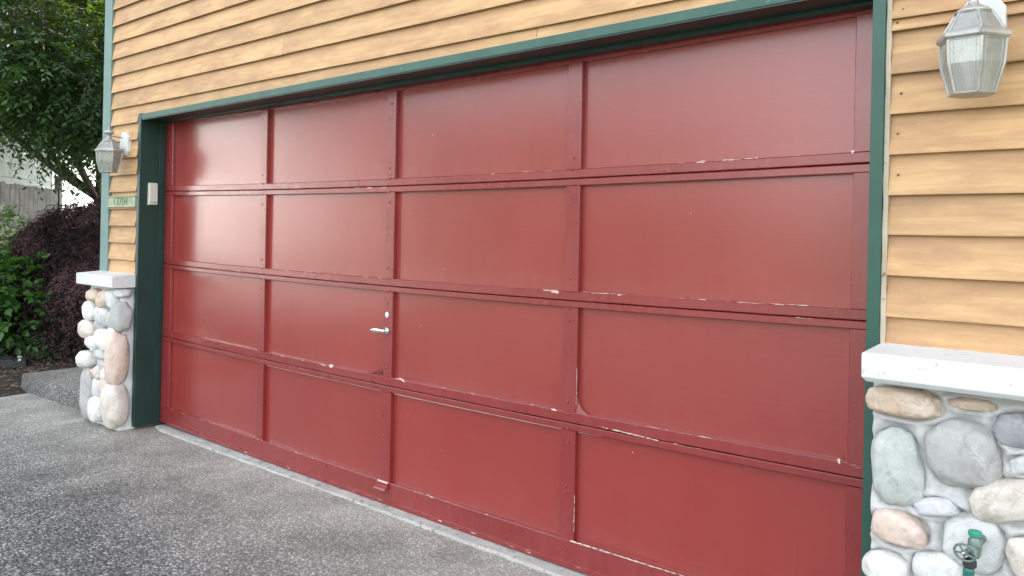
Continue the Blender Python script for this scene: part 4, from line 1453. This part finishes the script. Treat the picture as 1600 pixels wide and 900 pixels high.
# purple laceleaf maple: drooping layers of narrow leaves
def lace_maple():
    r_ = np.random.default_rng(21)
    loc = (-5.00, 1.50, 0.0)
    t = empty('japanese_maple', loc, 'mounded dark purple Japanese maple with drooping lacy leaves beside the path', 'shrub')
    mb = MB()
    for k in range(9):
        a = k * .7
        p0 = Vector(loc) + Vector((.05 * math.cos(a), .05 * math.sin(a), -.02))
        p1 = Vector(loc) + Vector((math.cos(a) * .55, math.sin(a) * .55, 1.25))
        q_ = limb(mb, p0, p1, .038, .018, k, 7, .22)
        for j in range(3):
            b = a + r_.uniform(-.6, .6)
            limb(mb, q_[-2], Vector(loc) + Vector((math.cos(b) * 1.15, math.sin(b) * 1.15, r_.uniform(.55, 1.2))), .014, .004, k * 5 + j, 6, .2)
    obj('trunk', mb, M['bark'], t, smooth=True, recalc=False)
    n = 17000
    a = r_.uniform(0, 2 * math.pi, n); rr = np.sqrt(r_.uniform(0, 1, n))
    rad = 1.46 + .08 * np.sin(a * 3 + 1) + .06 * np.sin(a * 7)
    x = rr * rad * np.cos(a); y = rr * rad * np.sin(a)
    top = 1.76 - .95 * rr ** 2.0 + .05 * np.sin(x * 5) + .04 * np.sin(y * 7 + 1)
    z = top * (1 - .75 * r_.uniform(0, 1, n) ** 2.2)
    P = np.stack([loc[0] + x, loc[1] + y, z], 1)
    D = np.stack([np.cos(a), np.sin(a), np.full(n, -.35)], 1)
    k_ = np.array([noise.noise((p[0] * 2.6, p[1] * 2.6, p[2] * 4.5)) for p in P])
    ok = k_ > -.42
    P, D, k_ = P[ok], D[ok], k_[ok]
    tone = np.clip(.38 + k_ * 1.9, 0, 1)
    s_ = sprays(P, D, 12, r_.uniform(.14, .30, len(P)),   .060, .21, .65, .40, tone, r_)
    leaf_mesh('crown', *s_, M['maple'], t)
lace_maple()

def shrub(name, loc, lobes, nt, leaf, wid, mat, label, seed, nl=7, tl=(.08, .2), thr=-.3, spread=.5, cat='shrub'):
    r_ = np.random.default_rng(seed)
    t = empty(name, loc, label, cat)
    mb = MB()
    for k in range(10):
        l = lobes[k % len(lobes)]
        u = unit(r_.normal(0, 1, 3))
        e = (l[0] + u[0] * l[3] * .7, l[1] + u[1] * l[4] * .7, l[2] + abs(u[2]) * l[5] * .8)
        limb(mb, (loc[0] + r_.uniform(-.08, .08), loc[1] + r_.uniform(-.08, .08), loc[2] - .03), e, .012, .004, k, 6, .12)
    obj('stems', mb, M['bark'], t, smooth=True, recalc=False)
    P, D = blob_points(nt, lobes, r_, .35)
    ok, kk = clump_filter(P, 4.5, thr, seed)
    P, D, kk = P[ok], D[ok], kk[ok]
    D[:, 2] += .35
    s_ = sprays(P, D, nl, r_.uniform(tl[0], tl[1], len(P)), leaf, wid, .25, spread, np.clip(.45 + kk, 0, 1), r_)
    leaf_mesh('leaves', *s_, M[mat], t)
    return t
shrub('broadleaf_shrub', (-4.65, 0.30, .02), [(-4.62, .32, .52, .38, .36, .44), (-4.85, .0, .60, .40, .38, .44), (-5.1, .25, .6, .4, .4, .45)], 900, .115, .56, 'leaf2',
      'bright green broad-leaved shrub in front of the purple maple', 31, 6, (.10, .22))
shrub('small_shrub', (-6.9, 0.40, .05), [(-6.8, .50, 1.05, .55, .6, .58), (-7.2, -.1, .95, .6, .7, .6)], 2200, .05, .5, 'leaf3',
      'light green shrub behind the purple maple, below the wooden fence', 41, 8, (.08, .2))
shrub('low_plant', (-3.75, 0.75, .02), [(-3.75, .75, .16, .32, .3, .16), (-3.6, 1.4, .2, .3, .4, .2)], 150, .06, .4, 'leaf2',
      'sparse low green plant growing in the shade by the walkway', 51, 6, (.08, .2), -.1)

# ------------------------------------------------------------------ fence and neighbouring house
fence = empty('wooden_fence', (-11.0, 1.9, 0), 'weathered grey wooden board fence in front of the neighbouring house', 'fence')
fa = Vector((-9.30, 0.40, 0)); fb = Vector((-12.22, 3.30, 0))
L_ = (fb - fa).length; dr = (fb - fa).normalized(); nrm = Vector((dr.y, -dr.x, 0))
if nrm.dot(Vector((1, -.3, 0))) < 0: nrm = -nrm
nb = int(L_ / .148)
for k in range(nb):
    a = fa + dr * (k * L_ / nb); b = fa + dr * ((k + 1) * L_ / nb - .008)
    h = 2.05 + .02 * rnd.uniform(-1, 1) - 0.02 * k / nb
    o_ = nrm * rnd.uniform(0, .008)
    mb = MB()
    mb.hull8([a + o_, b + o_, b + o_ - nrm * .02, a + o_ - nrm * .02],
             [p + Vector((0, 0, h + rnd.uniform(-.01, .01))) for p in (a + o_, b + o_, b + o_ - nrm * .02, a + o_ - nrm * .02)])
    obj('fence_board', mb, M['fence'], fence, loc=(a.x, a.y, 0))
for zz in (.5, 1.9):
    mb = MB()
    mb.hull8([fa - nrm * .021 + Vector((0, 0, zz)), fb - nrm * .021 + Vector((0, 0, zz)), fb - nrm * .06 + Vector((0, 0, zz)), fa - nrm * .06 + Vector((0, 0, zz))],
             [fa - nrm * .021 + Vector((0, 0, zz + .09)), fb - nrm * .021 + Vector((0, 0, zz + .09)), fb - nrm * .06 + Vector((0, 0, zz + .09)), fa - nrm * .06 + Vector((0, 0, zz + .09))])
    obj('rail', mb, M['fence'], fence)
mb = MB()
p = fb + dr * .05
mb.hull8([p + nrm * .03 + dr * -.05, p + nrm * .03 + dr * .05, p - nrm * .07 + dr * .05, p - nrm * .07 - dr * .05],
         [p + nrm * .03 + dr * -.05 + Vector((0, 0, 2.28)), p + nrm * .03 + dr * .05 + Vector((0, 0, 2.28)), p - nrm * .07 + dr * .05 + Vector((0, 0, 2.28)), p - nrm * .07 - dr * .05 + Vector((0, 0, 2.28))])
obj('post', mb, M['fence'], fence)

nh = empty('neighbour_house', (-15, 3, 0), 'neighbouring house with grey and sunlit white lap siding behind the fence', 'house')
td = Vector((-.7071, .7071, 0)); nd = Vector((.7071, .7071, 0))
def lapwall(p0, length, z0, z1, step, mat):
    k = 0
    z = z0
    while z < z1:
        mb = MB()
        a = p0; b = p0 + td * length
        up_ = Vector((0, 0, 1))
        mb.hull8([a + nd * .022 + up_ * z, b + nd * .022 + up_ * z, b - nd * .02 + up_ * z, a - nd * .02 + up_ * z],
                 [a + nd * .002 + up_ * (z + step), b + nd * .002 + up_ * (z + step), b - nd * .02 + up_ * (z + step), a - nd * .02 + up_ * (z + step)])
        obj('siding_board', mb, M[mat], nh, loc=(p0.x, p0.y, z))
        z += step
ca = Vector((-14.43, 3.96, 0))            # corner of the grey wall
lapwall(ca - td * 7.0, 7.0, 0.1, 6.0, .27, 'nb_grey')
def slabbox(p0, p1, thick, z0, z1, mat, name):
    d_ = (p1 - p0).normalized(); n_ = Vector((-d_.y, d_.x, 0))
    if n_.dot(nd) > 0: n_ = -n_
    mb = MB()
    mb.hull8([p0 + Vector((0, 0, z0)), p1 + Vector((0, 0, z0)), p1 + n_ * thick + Vector((0, 0, z0)), p0 + n_ * thick + Vector((0, 0, z0))],
             [p0 + Vector((0, 0, z1)), p1 + Vector((0, 0, z1)), p1 + n_ * thick + Vector((0, 0, z1)), p0 + n_ * thick + Vector((0, 0, z1))])
    return obj(name, mb, M[mat], nh)
slabbox(ca + nd * .03, ca + nd * .03 + td * .09, .1, 0.1, 3.2, 'nb_white', 'corner_trim')
slabbox(ca + td * .09 - nd * .4, ca + td * 1.0 - nd * .4, .2, 0.1, 3.15, 'nb_dark', 'recess')
cb_ = ca + td * .62 - nd * .2
lapwall(cb_, 9.0, 0.1, 3.1, .27, 'nb_white')
slabbox(ca - td * 7 - nd * .021, ca - nd * .021, 5, 0, 6.0, 'nb_grey', 'wall')
slabbox(cb_ - nd * .45, cb_ + td * 9 - nd * .45, 4, 0, 3.05, 'nb_white', 'wall')
mb = MB()
e0 = ca + nd * .45 - td * .2; e1 = cb_ + td * 9.4 + nd * .45
mb.hull8([e0 + Vector((0, 0, 3.12)), e1 + Vector((0, 0, 3.12)), e1 - nd * 3 + Vector((0, 0, 3.9)), e0 - nd * 3 + Vector((0, 0, 3.9))],
         [e0 + Vector((0, 0, 3.28)), e1 + Vector((0, 0, 3.28)), e1 - nd * 3 + Vector((0, 0, 4.05)), e0 - nd * 3 + Vector((0, 0, 4.05))])
obj('porch_roof', mb, M['nb_white'], nh)

# ------------------------------------------------------------------ unseen white house added to reflect brightly in the door
wh = empty('reflector_house', (-24, -14, -.3), 'unseen white two storey house added to brighten the door reflection', 'house')
wp0 = Vector((-36, -8.5, 0)); wp1 = Vector((-20.5, -13.0, 0))
wd = (wp1 - wp0).normalized(); wnn = Vector((-wd.y, wd.x, 0))
if wnn.dot(Vector((0, 1, 0))) < 0: wnn = -wnn
LW = (wp1 - wp0).length
for k in range(30):
    z = -.3 + .2 * k
    mb = MB(); a = wp0; b = wp1; u_ = Vector((0, 0, 1))
    mb.hull8([a + wnn * .02 + u_ * z, b + wnn * .02 + u_ * z, b - wnn * .02 + u_ * z, a - wnn * .02 + u_ * z],
             [a + wnn * .004 + u_ * (z + .2), b + wnn * .004 + u_ * (z + .2), b - wnn * .02 + u_ * (z + .2), a - wnn * .02 + u_ * (z + .2)])
    obj('siding_board', mb, M['nb_white'], wh, loc=(a.x, a.y, z))
mb = MB()
mb.hull8([wp0 - wnn * .03 + Vector((0, 0, -.4)), wp1 - wnn * .03 + Vector((0, 0, -.4)), wp1 - wnn * 8 + Vector((0, 0, -.4)), wp0 - wnn * 8 + Vector((0, 0, -.4))],
         [wp0 - wnn * .03 + Vector((0, 0, 5.7)), wp1 - wnn * .03 + Vector((0, 0, 5.7)), wp1 - wnn * 8 + Vector((0, 0, 5.7)), wp0 - wnn * 8 + Vector((0, 0, 5.7))])
obj('wall', mb, M['nb_white'], wh)
mb = MB()
e0 = wp0 + wnn * .5 - wd * .4; e1 = wp1 + wnn * .5 + wd * .4; f0 = e0 - wnn * 9; f1 = e1 - wnn * 9; m0 = (e0 + f0) / 2; m1 = (e1 + f1) / 2
mb.v = [tuple(v) for v in (e0 + Vector((0, 0, 5.7)), e1 + Vector((0, 0, 5.7)), m1 + Vector((0, 0, 8)), m0 + Vector((0, 0, 8)), f0 + Vector((0, 0, 5.7)), f1 + Vector((0, 0, 5.7)))]
mb.f = [(0, 1, 2, 3), (3, 2, 5, 4), (0, 3, 4), (1, 5, 2), (0, 4, 5, 1)]
obj('roof', mb, M['roof'], wh)
for k in range(4):
    for zz in (1.0, 3.6):
        c_ = wp0 + wd * (2.2 + k * 3.9) + wnn * .03
        mb = MB()
        mb.hull8([c_ + Vector((0, 0, zz)), c_ + wd * 1.1 + Vector((0, 0, zz)), c_ + wd * 1.1 - wnn * .04 + Vector((0, 0, zz)), c_ - wnn * .04 + Vector((0, 0, zz))],
                 [c_ + Vector((0, 0, zz + 1.2)), c_ + wd * 1.1 + Vector((0, 0, zz + 1.2)), c_ + wd * 1.1 - wnn * .04 + Vector((0, 0, zz + 1.2)), c_ - wnn * .04 + Vector((0, 0, zz + 1.2))])
        obj('window', mb, M['nb_dark'], wh)
sheet('reflector_drive', -40, -8.5, -14.5, -5.2, 4, 4, lambda x, y: -0.27, M['road'])  # unseen pale drive added to brighten the low reflection in the door

# ------------------------------------------------------------------ trees added across the street to darken reflections in the paint
for (tx_, tz_, sd_, lab) in ((-35, 4.6, 61, 'leftmost added tree across the street for dark reflections'), (-27.5, 5.0, 62, 'middle added tree across the street for dark reflections'), (-20, 4.8, 63, 'added tree just left of the smallest one, for dark reflections'), (-13, 4.2, 64, 'smallest added tree across the street for dark reflections')):
    big_tree('reflection_tree', (tx_, -24, -.3), [(tx_, -24, tz_, 4.2, 2.5, tz_ * .85), (tx_ - 2.5, -24.5, tz_ * .8, 3.0, 2.5, tz_ * .65), (tx_ + 2.5, -24, tz_ * .85, 3.2, 2.5, tz_ * .7)], 1200,
             lab, .3, .34, thr=-.4, tl=(.7, 1.4), seed=sd_, nl=10, group='unseen trees added for dark reflections')
